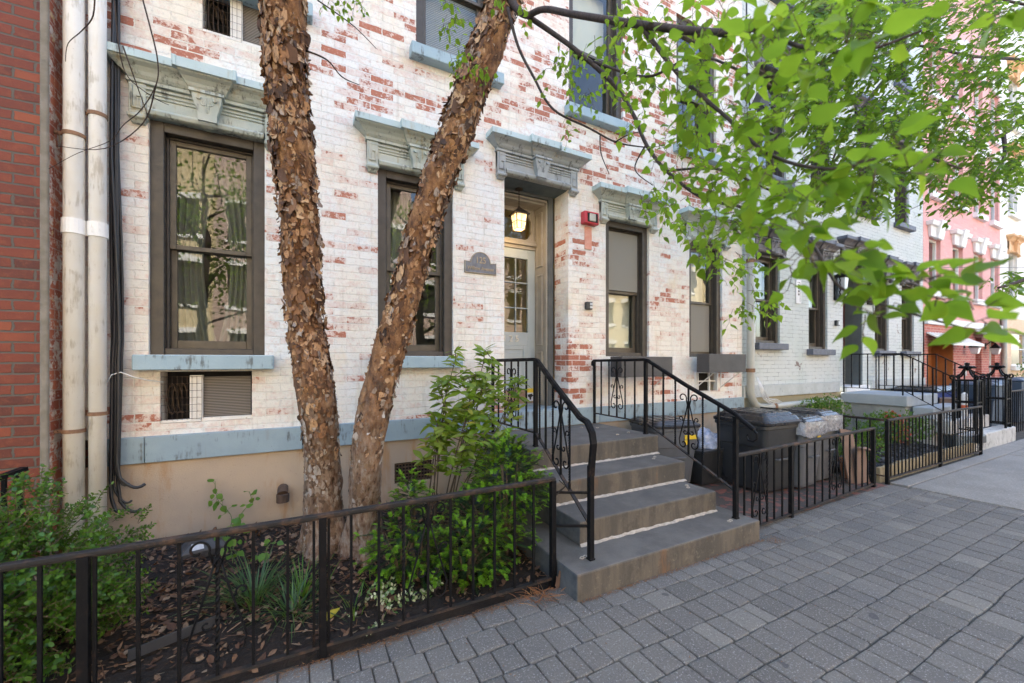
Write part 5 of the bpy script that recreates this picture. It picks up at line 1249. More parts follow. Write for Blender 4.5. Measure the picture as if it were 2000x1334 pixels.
trunk(T1,3,7000); trunk(T2,8,6200)
hole=MB(); 
# branches of the birch
BR=[[(985,-20,2.72,.05),(1003,8,2.6,.024),(1026,30,2.45,.018),(1062,18,2.25,.016),(1120,28,2.05,.016),(1250,48,1.65,.015),(1400,64,1.35,.013),(1480,52,1.2,.010),(1552,34,1.08,.006)],
    [(1020,24,2.45,.016),(1076,62,2.38,.014),(1130,102,2.3,.013),(1200,166,2.2,.012),(1238,226,2.1,.010),(1262,282,2.0,.009),(1302,334,1.9,.008),(1370,385,1.75,.007),(1440,402,1.6,.005)],
    [(992,16,2.6,.012),(1012,90,2.55,.009),(1042,150,2.5,.008),(1080,213,2.45,.007),(1150,250,2.4,.006),(1204,278,2.35,.005),(1262,288,2.3,.003)],
    [(1440,402,1.6,.006),(1500,425,1.35,.005),(1580,470,1.15,.004),(1640,560,1.0,.0035),(1740,600,.92,.003),(1880,640,.85,.002)],
    [(1250,48,1.65,.010),(1330,150,1.5,.008),(1420,230,1.35,.006),(1500,300,1.2,.005),(1620,330,1.0,.004),(1760,300,.92,.003),(1880,330,.9,.002)],
    [(1300,334,1.9,.006),(1400,330,1.7,.005),(1500,370,1.5,.004),(1560,400,1.3,.003)],
    [(1160,120,2.2,.007),(1260,150,1.9,.006),(1360,110,1.6,.005),(1480,150,1.3,.004),(1560,130,1.15,.003)],
    [(1480,52,1.2,.006),(1560,90,1.05,.005),(1680,100,.95,.004),(1800,60,.9,.003)],
    [(1262,282,2.0,.005),(1240,330,2.05,.003),(1275,362,2.0,.002)],
    [(570,95,2.55,.006),(600,100,2.55,.006),(640,118,2.6,.005),(668,150,2.65,.004),(702,166,2.7,.002)]]
SUB=[[(268,-40,2.3),(295,60,2.35),(308,120,2.4),(305,165,2.42),(275,215,2.45),(240,245,2.5),(215,275,2.55),(150,300,2.6),(95,330,2.6)],[(185,-30,2.4),(182,30,2.45),(160,60,2.5),(133,85,2.5),(128,120,2.5)],[(222,-20,2.4),(232,90,2.45),(250,150,2.5),(300,190,2.5),(330,205,2.5)],[(305,165,2.42),(280,240,2.5),(205,290,2.55),(110,285,2.55)],[(240,90,2.45),(265,160,2.5),(290,230,2.6)],[(620,0,2.5),(690,50,2.6),(735,95,2.65)],[(1172,265,2.4),(1174,300,2.42),(1190,340,2.45)],[(1200,278,2.35),(1230,262,2.3),(1262,256,2.25)]]
bm_=MB()
for pl_ in BR:
    sp=smooth_path([(pt(u,v,t),r) for u,v,t,r in pl_],6)
    if pl_ is BR[-1]: MB().tube([p for p,_ in sp],[r for _,r in sp],7).build('broken_twig',M['branch'],birch,smooth=True); continue
    bm_.tube([p for p,_ in sp],[r for _,r in sp],7)
for pl_ in SUB:
    sp=smooth_path([(pt(*a),.0035*(1-i/len(pl_))+.001) for i,a in enumerate(pl_)],5); bm_.tube([p for p,_ in sp],[r for _,r in sp],5)
br_o=bm_.build('branch',M['branch'],birch,smooth=True)
q=random.Random(42); lf_=MB(); tw=MB()
# clusters of leaves: centre (u,v), spread, depth range, number of twigs, leaf length
CL=[(1215,50,75,50,1.6,2.1,15,.055),(1310,95,80,60,1.25,1.8,17,.058),(1430,60,90,45,.95,1.4,17,.062),(1510,95,55,35,.85,1.1,9,.066),(1350,175,75,50,1.2,1.7,15,.058),(1270,160,60,50,1.6,2.1,10,.052),
    (1560,110,45,35,.80,.95,5,.066),(1480,190,60,40,1.0,1.3,9,.06),(1390,245,90,40,1.4,1.9,22,.052),(1320,300,55,40,1.6,2.0,12,.05),(1480,270,50,35,1.1,1.5,10,.055),(1390,350,75,45,1.25,1.7,17,.054),(1450,330,50,40,1.1,1.5,9,.056),
    (1330,420,45,40,1.6,2.0,9,.048),(1420,430,60,35,1.1,1.5,12,.056),(1530,360,60,35,.85,1.1,8,.066),(1600,330,60,35,.76,.92,7,.068),(1690,310,60,25,.72,.84,6,.068),(1770,320,50,22,.7,.8,4,.068),(1560,430,50,30,.82,1.0,6,.064),
    (1385,490,35,25,1.1,1.4,6,.056),(1490,440,50,30,.95,1.2,8,.06),(1560,495,50,24,.78,.92,6,.066),(1640,500,40,22,.76,.9,4,.066),(1690,560,45,30,.74,.86,5,.066),(1770,545,40,22,.72,.82,4,.066),(1830,590,45,20,.72,.8,4,.066),(1915,625,40,22,.7,.78,4,.068),(1700,615,30,18,.78,.88,3,.062),
    (1650,70,40,25,.72,.85,4,.068),(1735,100,35,22,.7,.8,3,.068),(1940,30,45,25,.74,.84,4,.066),(1600,20,60,20,.85,1.1,6,.064),
    (1100,130,36,50,2.3,2.5,10,.045),(1150,170,40,50,2.2,2.45,9,.042),(1230,190,45,55,1.9,2.2,9,.048),
    (1110,252,10,20,2.4,2.5,2,.045),(880,60,18,60,2.3,2.4,7,.042),(905,110,22,40,2.3,2.45,6,.042),(935,130,10,30,2.35,2.45,3,.042),(650,6,45,10,2.4,2.6,5,.04),(695,20,18,22,2.4,2.6,3,.04),(1000,8,35,15,2.2,2.5,3,.045),
    (1430,530,45,45,2.2,2.6,12,.045),(1460,605,40,30,2.2,2.6,10,.045),(1275,385,26,26,2.0,2.2,8,.042),(1310,450,22,24,2.0,2.2,6,.042),(1355,470,30,40,2.0,2.4,8,.045)]
def hang_twigs(mb, tb, c, q, L, nl, mi=0, tr=.0016, down=.55, step=.62, ldn=.55):
    d=(rdir(q)+V((.3,-.2,-down))).normalized(); p=V(c); pts=[p.copy()]; step=L*step
    for k in range(nl):
        d=(d+rdir(q)*.35+V((0,0,-.14*(down>.3)))).normalized(); p=p+d*step; pts.append(p.copy())
        side=d.cross(V((0,0,1))); side=side.normalized() if side.length>.1 else V((1,0,0)); sg=1 if k%2 else -1
        ld=(d*.45+side*sg*.7+V((0,0,-ldn))+rdir(q)*.4).normalized()
        nn=(V((0,0,1))+rdir(q)*.9).normalized(); l=L*q.uniform(.6,1.12)
        leaf(mb,p+ld*.012,ld,nn,l,l*q.uniform(.56,.72),q.uniform(.05,.4),q.uniform(-.05,.45),mi,(0,.07,.2,.36,.54,.72,.87,1),(.05,.50,.90,1,.80,.47,.18,0))
        tb.tube([p,p+ld*.014],.0009,3)
    if nl>1: tb.tube(pts,[tr*.75*(1-.6*i/len(pts)) for i in range(len(pts))],4)
for (u,v,su,sv,t0,t1,nt_,L) in CL:
    for _ in range(int(nt_*(1.55 if t0>=1.0 else 1.15)+.5)):
        uu,vv=q.gauss(u,su*.55),q.gauss(v,sv*.55)
        if 1240<uu<1320 and vv>420 and q.random()<.5: continue
        t=q.uniform(t0,t1)
        if t<1.25: hang_twigs(lf_,tw,pt(uu,vv,t),q,L*.88,q.randint(2,3),down=.05,step=.36,ldn=.18)
        elif t<2.0: hang_twigs(lf_,tw,pt(uu,vv-8,t),q,L*.9,q.randint(3,4),down=.25,step=.45,ldn=.35)
        else: hang_twigs(lf_,tw,pt(uu,vv-14,t),q,L,q.randint(3,5))
for _ in range(70):   # crown above the picture
    hang_twigs(lf_,tw,pt(q.uniform(200,1500),q.uniform(-900,-150),q.uniform(2,3)),q,.055,5)
lf_.build('foliage',M['leaf'],birch,smooth=True,fix=False); kind(tw.build('twigs',M['stem'],birch,smooth=True),'stuff')
# ---- elm further along the pavement, trunk outside the picture
elm=thing('elm_tree','street tree with small dark leaves reaching in from the right edge before the pink house','tree',(9.6,.2,0))
m=MB(); base=V((9.6,.2,-.1)); m.tube([base,base+V((0,0,1.5)),base+V((-.05,.05,3)),base+V((-.2,.2,4.6)),base+V((-.3,.3,6.5)),base+V((-.2,.3,9))],[.24,.19,.17,.14,.09,.03],14); m.build('trunk',M['branch'],elm,smooth=True)
EB=[[(9.45,.35,3.6,.06),pt(2040,238,6.0),pt(1960,262,5.6),pt(1880,292,5.2),pt(1790,315,4.8),pt(1700,345,4.4),pt(1640,370,4.1)],
    [(9.4,.4,4.6,.06),pt(2020,120,6.4),pt(1900,110,5.8),pt(1780,90,5.4),pt(1660,140,5.0),pt(1590,200,4.7)],
    [(9.3,.4,5.4,.06),pt(2010,10,7),pt(1880,-20,6.3),pt(1760,10,5.8),pt(1640,30,5.4)],
    [pt(1900,110,5.8),pt(1860,190,5.6),pt(1800,230,5.4),pt(1740,260,5.2)],[pt(1960,262,5.6),pt(1960,310,5.4),pt(1920,370,5.2),pt(1870,410,5.1)],[pt(2040,530,4.6),pt(1990,550,4.5),pt(1950,562,4.4)],[pt(1780,90,5.4),pt(1700,190,5.0),pt(1650,260,4.8),pt(1620,330,4.6)]]
m=MB(); el=MB(); et=MB(); q=random.Random(77)
for B in EB:
    P_=[(V(b[:3]),(.035 if i==0 and len(B)>6 else .022)*(1-i/len(B))+.004) for i,b in enumerate(B)]; sp=smooth_path(P_,8); m.tube([p for p,_ in sp],[r for _,r in sp],7)
m.build('branch',M['branch'],elm,smooth=True)
def elm_spray(c,q,L,n,dirv):
    d=dirv; p=V(c); pts=[p.copy()]
    side=d.cross(V((0,0,1))); side=side.normalized() if side.length>.1 else V((1,0,0))
    for k in range(n):
        d=(d+rdir(q)*.16+V((0,0,-.07))).normalized(); p=p+d*L*.45; pts.append(p.copy()); sg=1 if k%2 else -1
        ld=(d*.55+side*sg*.8+V((0,0,-.25))+rdir(q)*.25).normalized(); l=L*q.uniform(.75,1.2)
        leaf(el,p,ld,(V((0,0,1))+rdir(q)*.8).normalized(),l,l*.48,.2,.2,0,(0,.3,.65,1),(.05,.95,.8,0))
    et.tube(pts,[.0025*(1-.7*i/len(pts)) for i in range(len(pts))],3)
CE=[(1620,40,70,50,34),(1720,30,80,45,40),(1830,40,80,45,40),(1950,50,60,60,34),(1600,130,50,50,26),(1690,130,70,55,34),(1800,150,80,60,34),(1930,150,70,50,32),(1610,220,40,50,20),(1680,230,60,45,26),(1760,250,70,40,30),(1860,250,70,45,34),(1960,240,50,40,24),(1620,310,40,40,16),(1700,330,60,40,24),(1780,340,60,30,22),(1640,390,40,30,12),(1720,400,40,25,12),(1930,330,50,40,26),(1985,330,20,40,14),(1900,375,30,20,9),(1870,400,22,14,6),(1985,552,25,10,7),(1560,60,40,60,14),(1560,200,30,60,10),(1850,330,40,30,10)]
for u,v,su,sv,n in CE:
    for _ in range(int(n*2.8)):
        t=3.5+(u-1560)/440*1.5+q.uniform(-.45,.45); c=pt(q.gauss(u,su*.6),q.gauss(v,sv*.6)-10,t)
        elm_spray(c,q,.070*q.uniform(.8,1.15),q.randint(5,9),(V((-.8,.1,-.35))+rdir(q)*.6).normalized())
for _ in range(160): elm_spray(V((9.0+q.gauss(0,1.3),.4+q.gauss(0,1.1),6.4+q.gauss(0,1.1))),q,.07,7,rdir(q))
el.build('foliage',M['elm'],elm,smooth=True,fix=False); kind(et.build('twigs',M['branch'],elm),'stuff')
# ---- street trees behind the camera, mirrored in the glass
def street_tree(x,y,seed,label,h=6.2):
    t=thing('street_tree',label,'tree',(x,y,0),'street trees at the kerb'); q=random.Random(seed); m=MB()
    m.tube([(x,y,-.1),(x+.03,y,1.2),(x-.04,y+.05,2.6),(x+.05,y,4.2),(x,y,h)],[.16,.12,.10,.07,.02],10); 
    tips=[]
    for k in range(12):
        z=2.3+k*.3; a=k*2.4; d=V((math.cos(a),math.sin(a),.55)).normalized(); p=V((x,y,z)); q1=p+d*.7; q2=p+d*1.5+V((0,0,.05)); m.tube([p,q1,q2],[.035,.022,.006],5); tips+=[q1,p+d*1.1,q2,q2+d*.3]
    m.build('trunk',M['branch'],t,smooth=True); f=MB()
    for p in tips:
        for _ in range(60):
            c=p+V((q.gauss(0,.28),q.gauss(0,.28),q.gauss(0,.22))); d=(rdir(q)+V((0,0,-.4))).normalized(); leaf(f,c,d,rdir(q),.085,.06,.15,.2,0,(0,.35,.7,1),(.05,1,.7,0))
    f.build('foliage',M['leaf'],t,smooth=True,fix=False)
street_tree(-1.9,-3.2,5,'slender street tree at the kerb mirrored dark in the left window'); street_tree(3.2,-3.1,6,'leafy street tree at the kerb mirrored in the window behind the trunks')
# ------------------------------------------------------------------ garden plants
q=random.Random(101)
# boxwood
bx_t=thing('boxwood_shrub','loose dark green boxwood shrub filling the left corner behind the fence','shrub',(-1.15,2.85,0))
f=MB(); s=MB()
def box_sprig(c,d,n,L):
    p=V(c); pts=[p.copy()]
    for k in range(n):
        d=(d+rdir(q)*.22+V((0,0,.02))).normalized(); p=p+d*.016; pts.append(p.copy()); sd=d.orthogonal().normalized()
        sd=(Matrix.Rotation(k*1.57+q.uniform(-.3,.3),3,d)@sd)
        for sg in (-1,1):
            ld=(d*.6+sd*sg).normalized(); l=L*q.uniform(.75,1.2); leaf(f,p,ld,(d+rdir(q)*.5),l,l*.62,.15,.1,0,(0,.25,.6,.9,1),(.15,.8,1,.6,.15))
    s.tube(pts,[.0018]*len(pts),3)
n=0
while n<2100:
    a=V((q.uniform(-1,1),q.uniform(-1,1),q.uniform(-1,1)))
    if not .35<a.length<1.0: continue
    w=V((-1.32+a.x*.60,2.86+a.y*.46,.37+a.z*.40)); 
    w+= V((.10,.05,.10))*noise.noise(w*3.2)*2.0
    if noise.noise(w*4.0+V((9,0,0)))<-.28: continue
    if w.z<soil_z(w.x,w.y)+.05 or w.y<2.345 or w.x>-.80+.12*(w.z<.5): continue
    n+=1; box_sprig(w,(a.normalized()+V((.25,0,.25))+rdir(q)*.8).normalized(),q.randint(4,7),.023)
for _ in range(22):   # long wisps
    a=R(q.uniform(0,360)); b=V((-1.25,2.85,.15)); e=V((-1.32+.46*math.cos(a),2.88+.45*math.sin(a),q.uniform(.36,.68)))
    s.tube([b+V((q.uniform(-.2,.2),q.uniform(-.15,.15),0)),b.lerp(e,.5)+V((0,0,.12)),e],[.006,.004,.0015],5)
    if e.y>2.36: box_sprig(e,(e-b).normalized(),q.randint(7,11),.021)
f.build('foliage',M['box'],bx_t,smooth=True,fix=False); s.build('stem',M['stem'],bx_t)
# yews
def yew(label,blobs,n,seed,hidden=None):
    t=thing('yew_shrub',label,'shrub',(blobs[0][0],blobs[0][1],0),'yew shrubs with pale new growth'); q=random.Random(seed); f=MB(); s=MB()
    def shoot(p,d,L,mi,nl):
        up=V((0,0,1)); sd=d.cross(up); sd=sd.normalized() if sd.length>.1 else V((1,0,0)); nn=sd.cross(d); k=max(5,int(L/.0058)); pts=[]
        for i in range(k):
            g=i/k; c=p+d*(L*g)+nn*(-.015*g*g); pts.append(c)
            for sg in (-1,1):
                nd=(d*.55+sd*sg*(.85)+nn*q.uniform(-.05,.30)).normalized(); l=nl*(1-.45*g)*q.uniform(.85,1.15); w=nd.cross(nn).normalized()*(.0022 if mi==0 else .0036)
                f.add([c-w,c+w,c+nd*l*.6+w*.9,c+nd*l,c+nd*l*.6-w*.9],[(0,1,2,3,4)],mi)
        s.tube([pts[0],pts[-1]],[.0018,.0008],3)
    c=0
    while c<n:
        bx,by,bz,rx,ry,rz=q.choice(blobs); a=V((q.uniform(-1,1),q.uniform(-1,1),q.uniform(-.9,1)))
        if not .45<a.length<1: continue
        p=V((bx+a.x*rx,by+a.y*ry,bz+a.z*rz)); 
        if p.z<soil_z(p.x,p.y)+.03 or p.y<2.36 or p.x>1.80 or (p.x>1.50 and p.z<.3): continue
        if noise.noise(p*5+V((seed,0,0)))<-.30 and a.length>.7: continue
        d=(V((a.x,a.y*1.0-.25,a.z*.35+.12)).normalized()+rdir(q)*.38).normalized(); c+=1
        L=q.uniform(.07,.12); shoot(p,d,L,0,.021)
        e=p+d*L
        if q.random()<.75:
            for k in range(q.randint(2,4)): shoot(e-d*q.uniform(0,.035),(d+rdir(q)*.75+V((0,-.2,.15))).normalized(),q.uniform(.026,.046),1,.019)
    for bx,by,bz,rx,ry,rz in blobs:
        for k in range(8):
            a=rdir(q); b=V((bx,by,soil_z(bx,by)-.02)); e=V((bx+a.x*rx*.7,by+a.y*ry*.7,bz+abs(a.z)*rz*.6)); s.tube([b,b.lerp(e,.5)+V((0,0,.04)),e],[.010,.007,.003],5)
    f.build('needles',[M['yew'],M['yew_tip']],t,fix=False); s.build('stem',M['stem'],t)
yew('broad dense yew shrub with bright lime tips between the fence end and the stoop',[(1.20,2.72,.30,.33,.30,.26),(1.42,2.78,.58,.30,.30,.24),(1.02,2.60,.18,.24,.20,.18),(1.52,2.95,.60,.24,.26,.24)],900,31)
yew('smaller yew shrub with a short upright leader beside the right hand birch trunk',[(.62,2.78,.27,.18,.20,.22),(.74,2.72,.20,.16,.18,.16),(.72,2.88,.52,.05,.05,.14)],330,32)
# laurel
lt_=thing('laurel_shrub','tall leggy laurel shrub with glossy pointed leaves left of the stair railing','shrub',(1.05,3.35,.05)); f=MB(); s=MB(); q=random.Random(55)
stems=[((1.05,3.38),(890,700),3.35),((1.08,3.34),(960,700),3.35),((1.02,3.36),(870,790),3.3),((1.06,3.3),(1000,800),3.3),((1.1,3.36),(945,760),3.5),((1.05,3.36),(930,730),3.2),((1.12,3.33),(1015,740),3.3),((1.0,3.33),(875,745),3.2),((1.06,3.38),(915,800),3.1),((1.1,3.3),(960,820),3.1),((1.0,3.3),(862,850),3.15),((1.08,3.36),(945,705),3.4)]
for (bx,by),(u,v),yy in stems:
    e=py(u,v,yy); b=V((bx+q.uniform(-.10,.10),by+q.uniform(-.05,.05),soil_z(bx,by)-.02)); mid=b.lerp(e,.55)+V((q.uniform(-.05,.05),q.uniform(-.05,.03),.03)); sp=smooth_path([(b,.0065),(mid,.005),(e,.003)],6); s.tube([p for p,_ in sp],[r for _,r in sp],6)
    tips=[e]
    for k in range(6):
        c=sp[min(len(sp)-1,int(len(sp)*(.48+.09*k)))][0]; e2=c+(rdir(q)*.6+V((0,-.1,.35))).normalized()*q.uniform(.09,.2); s.tube([c,e2],[.004,.003],4); tips.append(e2)
    for c in tips:
        for k in range(q.randint(10,16)):
            a=k*2.4+q.uniform(-.3,.3); d=V((math.cos(a),math.sin(a),q.uniform(-.45,.75))).normalized(); l=q.uniform(.08,.13); p=c-V((0,0,.012*k*q.random()))
            leaf(f,p,d,(V((0,-.35,1))+rdir(q)*.75),l,l*q.uniform(.30,.40),.15,q.uniform(.0,.45),0,(0,.2,.5,.78,1),(.06,.72,1,.62,0))
f.build('foliage',M['aucuba'],lt_,smooth=True,fix=False); s.build('stem',M['stem'],lt_)
# small bushes of the pale house and the pot
def small_bush(name,label,c,r,n,mat,seed,L=.04,group=None,flower=None,parent=None):
    q=random.Random(seed); t=parent or thing(name,label,'shrub' if name!='azalea_bush' else 'flowering shrub',(c[0],c[1],c[2]-r[2]),group); f=MB(); s=MB(); fl=MB()
    for k in range(n):
        a=rdir(q)*q.uniform(.5,1); 
        if a.z<-.5: continue
        p=V((c[0]+a.x*r[0],c[1]+a.y*r[1],c[2]+a.z*r[2])); 
        if noise.noise(p*6+V((seed,1,0)))<-.3: continue
        for j in range(4): 
            d=(a+rdir(q)*.9+V((0,0,.3))).normalized(); l=L*q.uniform(.7,1.2); leaf(f,p+rdir(q)*.015,d,rdir(q)+V((0,0,1)),l,l*.45,.2,.2,0,(0,.3,.7,1),(.05,1,.7,0))
        if flower and flower(p) and q.random()<.8:
            for j in range(5): d=(a+rdir(q)*.8).normalized(); leaf(fl,p+a*.02,d,rdir(q),.032,.026,.2,.1,0,(0,.4,.8,1),(.2,.9,.8,.2))
    for k in range(9):
        a=rdir(q); s.tube([(c[0],c[1],c[2]-r[2]*.95),(c[0]+a.x*r[0]*.4,c[1]+a.y*r[1]*.4,c[2]-r[2]*.2),(c[0]+a.x*r[0]*.8,c[1]+a.y*r[1]*.8,c[2]+abs(a.z)*r[2]*.6)],[.008,.006,.002],4)
    f.build('foliage',M[mat],t,smooth=True,fix=False); s.build('stem',M['stem'],t)
    if flower: fl.build('blossom',M['azalea'],t,smooth=True,fix=False)
    return t
small_bush('garden_shrub','feathery green shrub against the grey side wall of the pale stoop',(8.0,3.75,.55),(.75,.34,.38),1100,'box',61,.04)
small_bush('azalea_bush','azalea with pink flowers in the slate chip garden',(8.05,2.95,.42),(.42,.30,.30),700,'box',62,.04,flower=lambda p: p.x>8.05 and p.y<2.95)
small_bush('garden_shrub','low green shrub at the far end of the slate chip garden',(8.95,2.95,.36),(.42,.30,.30),600,'box',63,.04)
small_bush('garden_shrub','low green shrub in the near corner of the slate chip garden',(6.85,2.75,.30),(.28,.24,.28),420,'box',64,.04)
small_bush('','',(6.30,2.62,.33),(.16,.15,.15),120,'weed',65,.04,parent=po)
small_bush('garden_shrub','straggly half bare shrub before the peach house window',(19.9,3.6,.9),(.7,.4,.9),420,'box',66,.06)
# lily grass clumps
def grass(label,c,n,L,seed,mat='grass',upr=.5):
    q=random.Random(seed); f=MB()
    for k in range(n):
        a=q.uniform(0,2*math.pi); r=abs(q.gauss(0,.07)); b=V((c[0]+r*math.cos(a),c[1]+r*math.sin(a),0)); b.z=soil_z(b.x,b.y)-.01; l=L*q.uniform(.55,1.1); o=V((math.cos(a),math.sin(a),0)); w=o.cross(V((0,0,1)))*q.uniform(.0028,.0045); vs=[]
        lean=q.uniform(.15,1.)*(1-upr)+.1
        for i in range(7):
            g=i/6; p=b+o*(l*g*(lean+.35*g))+V((0,0,l*(g*(1.05-lean*.4)-.62*lean*g*g*1.35))); p.z=max(p.z,soil_z(p.x,p.y)+.006); ww=w*(1-g**3); vs+=[p-ww,p+ww]
        f.add(vs,[(2*i,2*i+1,2*i+3,2*i+2) for i in range(6)])
    tag(f.build('lily_grass',M[mat],smooth=True,fix=False),label,'grass plant','clumps of strappy grass')
grass('arching clump of dark strappy grass left of the birch base, largest clump',(-.22,2.93,0),120,.36,71); grass('bright upright tuft of strappy grass nearest the left birch trunk',(.03,2.88,0),40,.26,72,'weed',.8); grass('second arching clump of strappy grass spreading towards the fence',(-.02,2.72,0),70,.32,73,'grass',.3)
grass('small upright tuft of strappy grass right of the fence post by the trunks',(.30,2.62,0),22,.17,74,'weed',.85); grass('tiny grass tuft between the birch base and the small yew',(.44,2.78,0),14,.15,75,'weed',.8)
# weeds climbing at the wall
def weed(label,pts,n,L,seed,name='vine_seedling'):
    q=random.Random(seed); t=thing(name,label,'plant',pts[0],'young vines and weeds'); f=MB(); s=MB(); sp=smooth_path([(V(p),.0025) for p in pts],8); s.tube([p for p,_ in sp],.0022,4)
    for k in range(n):
        p=sp[int(len(sp)*(.2+.8*k/n))][0]; d=(rdir(q)+V((0,-.35,-.05))).normalized(); e=p+d*q.uniform(.02,.06); s.tube([p,e],.0012,3); l=L*q.uniform(.7,1.2); leaf(f,e,(d+V((0,0,-.3))).normalized(),(V((0,-.6,1))+rdir(q)*.4),l,l*.85,.1,.2,0,(0,.25,.6,.85,1),(.3,1,.85,.45,0))
    f.build('leaves',M['weed'],t,smooth=True,fix=False); s.build('stem',M['green_stem'],t)
weed('taller leafy vine against the tan foundation left of the pipe stub',[py(440,1060,3.7),py(452,1010,3.85),py(425,975,3.95),py(420,940,4.0)],15,.05,81)
weed('thin vine with a few round leaves right of the taller vine',[py(455,1075,3.6),py(468,1010,3.85),py(490,980,3.95),py(487,960,4.0)],11,.045,82)
weed('low broad leaved weed beside the black bait box',[py(455,1100,3.35),py(450,1070,3.4),py(440,1045,3.4),py(465,1035,3.4)],14,.055,83)
weed('single sprouting weed before the birch base',[py(520,1090,3.3),py(522,1070,3.3),py(530,1060,3.3)],7,.05,84)
# variegated ground cover
t=thing('variegated_creeper','cream edged variegated creeper at the foot of the yews behind the fence','plant',(.62,2.53,0)); f=MB(); s=MB(); q=random.Random(91)
for k in range(16):
    x,y=.60+q.gauss(0,.13),2.53+q.gauss(0,.06); 
    if y<2.36: y=2.37+abs(q.gauss(0,.02))
    b=V((x,y,soil_z(x,y))); d=V((q.uniform(-1,1),q.uniform(-.8,.6),.7)).normalized(); pts=[b]
    for j in range(7):
        d=(d+rdir(q)*.35+V((0,0,-.06))).normalized(); pts.append(pts[-1]+d*.022)
        for sg in (-1,1): 
            ld=(d*.4+d.orthogonal().normalized()*sg+rdir(q)*.5).normalized(); l=q.uniform(.018,.03); leaf(f,pts[-1],ld,V((0,-.3,1))+rdir(q)*.5,l,l*.7,.15,.1,0,(0,.3,.65,1),(.1,1,.8,0))
    s.tube(pts,.0015,3)
f.build('leaves',M['ivy'],t,smooth=True,fix=False); s.build('stem',M['green_stem'],t)
# bait station, edging strip, single leaf
bt=thing('bait_box','low black bait box with a white label on the leaf litter by the wall','box',(-.60,3.72,.1)); Mx=Matrix.Translation((-.60,3.72,soil_z(-.6,3.72)-.005))@Matrix.Rotation(R(14),4,'Z')
m=MB(); m.loft([[Mx@V((a*x,b*y,z)) for a,b in ((-1,-1),(1,-1),(1,1),(-1,1))] for z,x,y in ((0,.135,.095),(.055,.135,.095),(.06,.13,.09),(.105,.085,.06),(.11,.075,.05))]); m.build('body',M['bait'],bt,bevel=.006)
m=MB(); m.add([Mx@V(p) for p in ((-.085,-.088,.0655),(-.005,-.088,.0655),(-.01,-.062,.105),(-.075,-.062,.105))],[(0,1,2,3)]); m.build('label',M['paper'],bt,fix=False)
m=MB(); m.flat([(-.72,2.62,soil_z(-.72,2.62)+.05),(-.38,2.78,soil_z(-.38,2.78)+.035)],.012,.05,up=(0,0,1)); tag(m.build('edging_board',M['bait']),'dark strip of edging half buried in the leaf litter beside the boxwood','edging')
m=MB(); leaf(m,V((.12,2.50,soil_z(.12,2.5)+.03)),V((.8,.5,.25)),V((-.2,-.6,1)),.13,.05,.25,.15); tag(m.build('fallen_leaf',M['yellow_leaf'],smooth=True,fix=False),'single long yellow fallen leaf behind the fence post','leaf')
m=MB(); 
for k in range(3): leaf(m,V((1.53+.012*k,2.25,.0+.03*k)),V((.12*(k-1),-.1,1)),V((.3,-1,.2)),.085,.06,.15,.1)
tag(m.build('fallen_leaf',M['card'],smooth=True,fix=False),'pale brown oak leaves stuck upright between the fence end and the first step','leaf')
# leaf litter
m=MB(); q=random.Random(13); cnt=0
while cnt<6500:
    x,y=q.uniform(-2.2,1.78),q.uniform(2.34,4.05); 
    if x>1.5 and y<2.4: continue
    dens=.35+.65*max(0,min(1,(y-2.35)/.7))
    if noise.noise(V((x*2.5,y*2.5,5)))*.6+dens<q.random(): continue
    cnt+=1; z=soil_z(x,y)+q.uniform(.002,.028); d=V((q.uniform(-1,1),q.uniform(-1,1),q.uniform(-.25,.25))); l=q.uniform(.018,.055)*(1.25 if q.random()<.12 else 1)
    leaf(m,V((x,y,z)),d,V((0,0,1))+rdir(q)*.55,l,l*q.uniform(.3,.65),q.uniform(-.5,.5),q.uniform(-.5,.5),0,(0,.35,.7,1),(.1,1,.8,.05))
for k in range(150):
    x,y=q.uniform(-2,1.7),q.uniform(2.36,3.8); z=soil_z(x,y)+q.uniform(.01,.03); d=V((q.uniform(-1,1),q.uniform(-1,1),q.uniform(-.1,.1))); l=q.uniform(.05,.22); m.tube([V((x,y,z)),V((x,y,z))+d*l*.5+rdir(q)*.01,V((x,y,z))+d*l],[.0025,.002,.001],4)
o=m.build('leaf_litter',M['litter'],smooth=False,fix=False); o['kind']='stuff'
m=MB(); q=random.Random(14)
for k in range(2600):
    u=q.random()
    if u<.55: x=q.uniform(-.6,1.5); y=2.262-abs(q.gauss(0,.03)); z=.004
    elif u<.85: x=q.uniform(1.56,3.45); y=2.05-abs(q.gauss(0,.012)); z=.004
    elif u<.93: x=q.uniform(3.45,6.3); y=2.255-abs(q.gauss(0,.03))-.03*(x<4); z=.004
    else: x=3.52+q.gauss(0,.05); y=2.0+q.gauss(0,.035); z=.006
    d=V((q.uniform(-1,1),q.uniform(-.6,.6),q.uniform(-.05,.12))); l=q.uniform(.008,.03); p=V((x,y,z+q.uniform(0,.008))); w=V((-d.y,d.x,0)).normalized()*q.uniform(.0008,.0028)
    m.add([p-w,p+w,p+d*l+w*.3,p+d*l-w*.3],[(0,1,2,3)])
for k in range(46):
    p=V((1.36+q.gauss(0,.05),2.20+q.gauss(0,.03),.012)); d=V((q.uniform(-1,1),q.uniform(-1,1),q.uniform(0,.4))).normalized(); m.tube([p,p+d*.05+V((0,0,.01)),p+d*.1],[.0016,.0014,.001],3)
for k in range(260):
    x,y=q.uniform(-.5,6.3),2.2-abs(q.gauss(0,.75)); d=V((q.uniform(-1,1),q.uniform(-1,1),q.uniform(0,.2))).normalized(); l=q.uniform(.004,.014); p=V((x,y,.004)); w=V((-d.y,d.x,0)).normalized()*q.uniform(.001,.004)
    if 1.5<x<3.5 and y>2.03: continue
    m.add([p-w,p+w,p+d*l+w*.3,p+d*l-w*.3],[(0,1,2,3)])
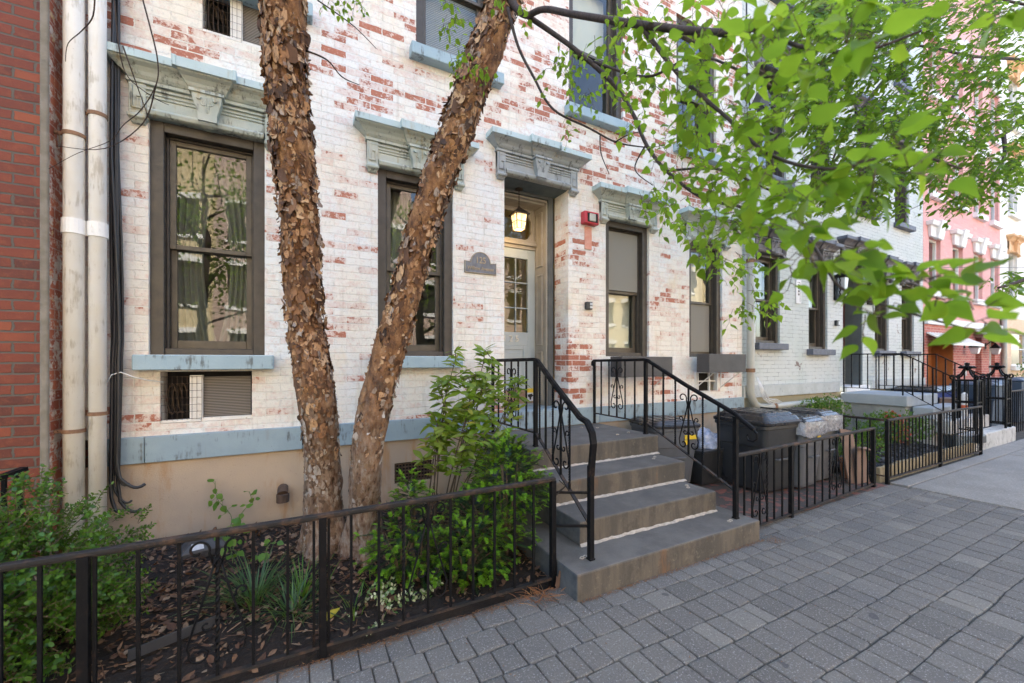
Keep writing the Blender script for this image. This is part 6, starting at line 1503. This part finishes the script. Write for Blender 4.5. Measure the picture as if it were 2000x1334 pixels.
o=m.build('needle_debris',M['needles'],fix=False); o['kind']='stuff'
m=MB(); q=random.Random(15)
for i,(x0,x1,y0,y1) in enumerate(((-1.0,-.80,2.335,2.36),)):
    for k in range(16): x=-1.35+k*.037; m.tube([(x,2.335,-.02),(x,2.34,.11)],.0011,3)
    for k in range(5): m.tube([(-1.35,2.337,.005+.026*k),(-.80,2.337,.005+.026*k)],.0011,3)
tag(m.build('wire_mesh',M['pale_trim'],fix=False),'strip of wire mesh along the foot of the fence below the boxwood','mesh')
# ------------------------------------------------------------------ camera, light, world
cam=bpy.data.cameras.new('camera'); cam.sensor_width=36; cam.lens=14.4; cam.shift_y=.019; cam.clip_start=.02; cam.clip_end=400
co=bpy.data.objects.new('camera',cam); COL.objects.link(co); co.location=(0,0,1.5); co.rotation_euler=(R(90),0,-math.atan2(.4664,.8846)); SC.camera=co; cam.dof.use_dof=True; cam.dof.focus_distance=3.3; cam.dof.aperture_fstop=2.2
SUN_EL,SUN_AZ=R(50),R(8)      # azimuth measured from +y towards +x: the sun stands behind the houses
sd=V((math.sin(SUN_AZ)*math.cos(SUN_EL),math.cos(SUN_AZ)*math.cos(SUN_EL),math.sin(SUN_EL)))
sl=bpy.data.lights.new('sun','SUN'); sl.energy=4.5; sl.angle=R(.5); sl.color=(1,.95,.87)
so=bpy.data.objects.new('sun',sl); COL.objects.link(so); so.rotation_euler=(-sd).to_track_quat('-Z','Y').to_euler()
w=bpy.data.worlds.new('World'); SC.world=w; w.use_nodes=True; nt=w.node_tree
sk=nt.nodes.new('ShaderNodeTexSky'); sk.sky_type='NISHITA'; sk.sun_disc=False; sk.sun_elevation=SUN_EL; sk.sun_rotation=SUN_AZ; sk.air_density=1.0; sk.dust_density=2.2; sk.ozone_density=1.0
nt.links.new(sk.outputs[0],nt.nodes['Background'].inputs[0]); nt.nodes['Background'].inputs[1].default_value=.15
SC.view_settings.view_transform='Standard'; SC.view_settings.look='None'; SC.view_settings.gamma=1; SC.view_settings.exposure=2.8; SC.view_settings.use_white_balance=True; SC.view_settings.white_balance_temperature=7000; SC.view_settings.white_balance_tint=10
SC.cycles.use_denoising=True
SC.cycles.max_bounces=8; SC.cycles.diffuse_bounces=4; SC.cycles.glossy_bounces=4; SC.cycles.transparent_max_bounces=12; SC.cycles.caustics_reflective=False; SC.cycles.caustics_refractive=False
SC.cycles.sample_clamp_indirect=6
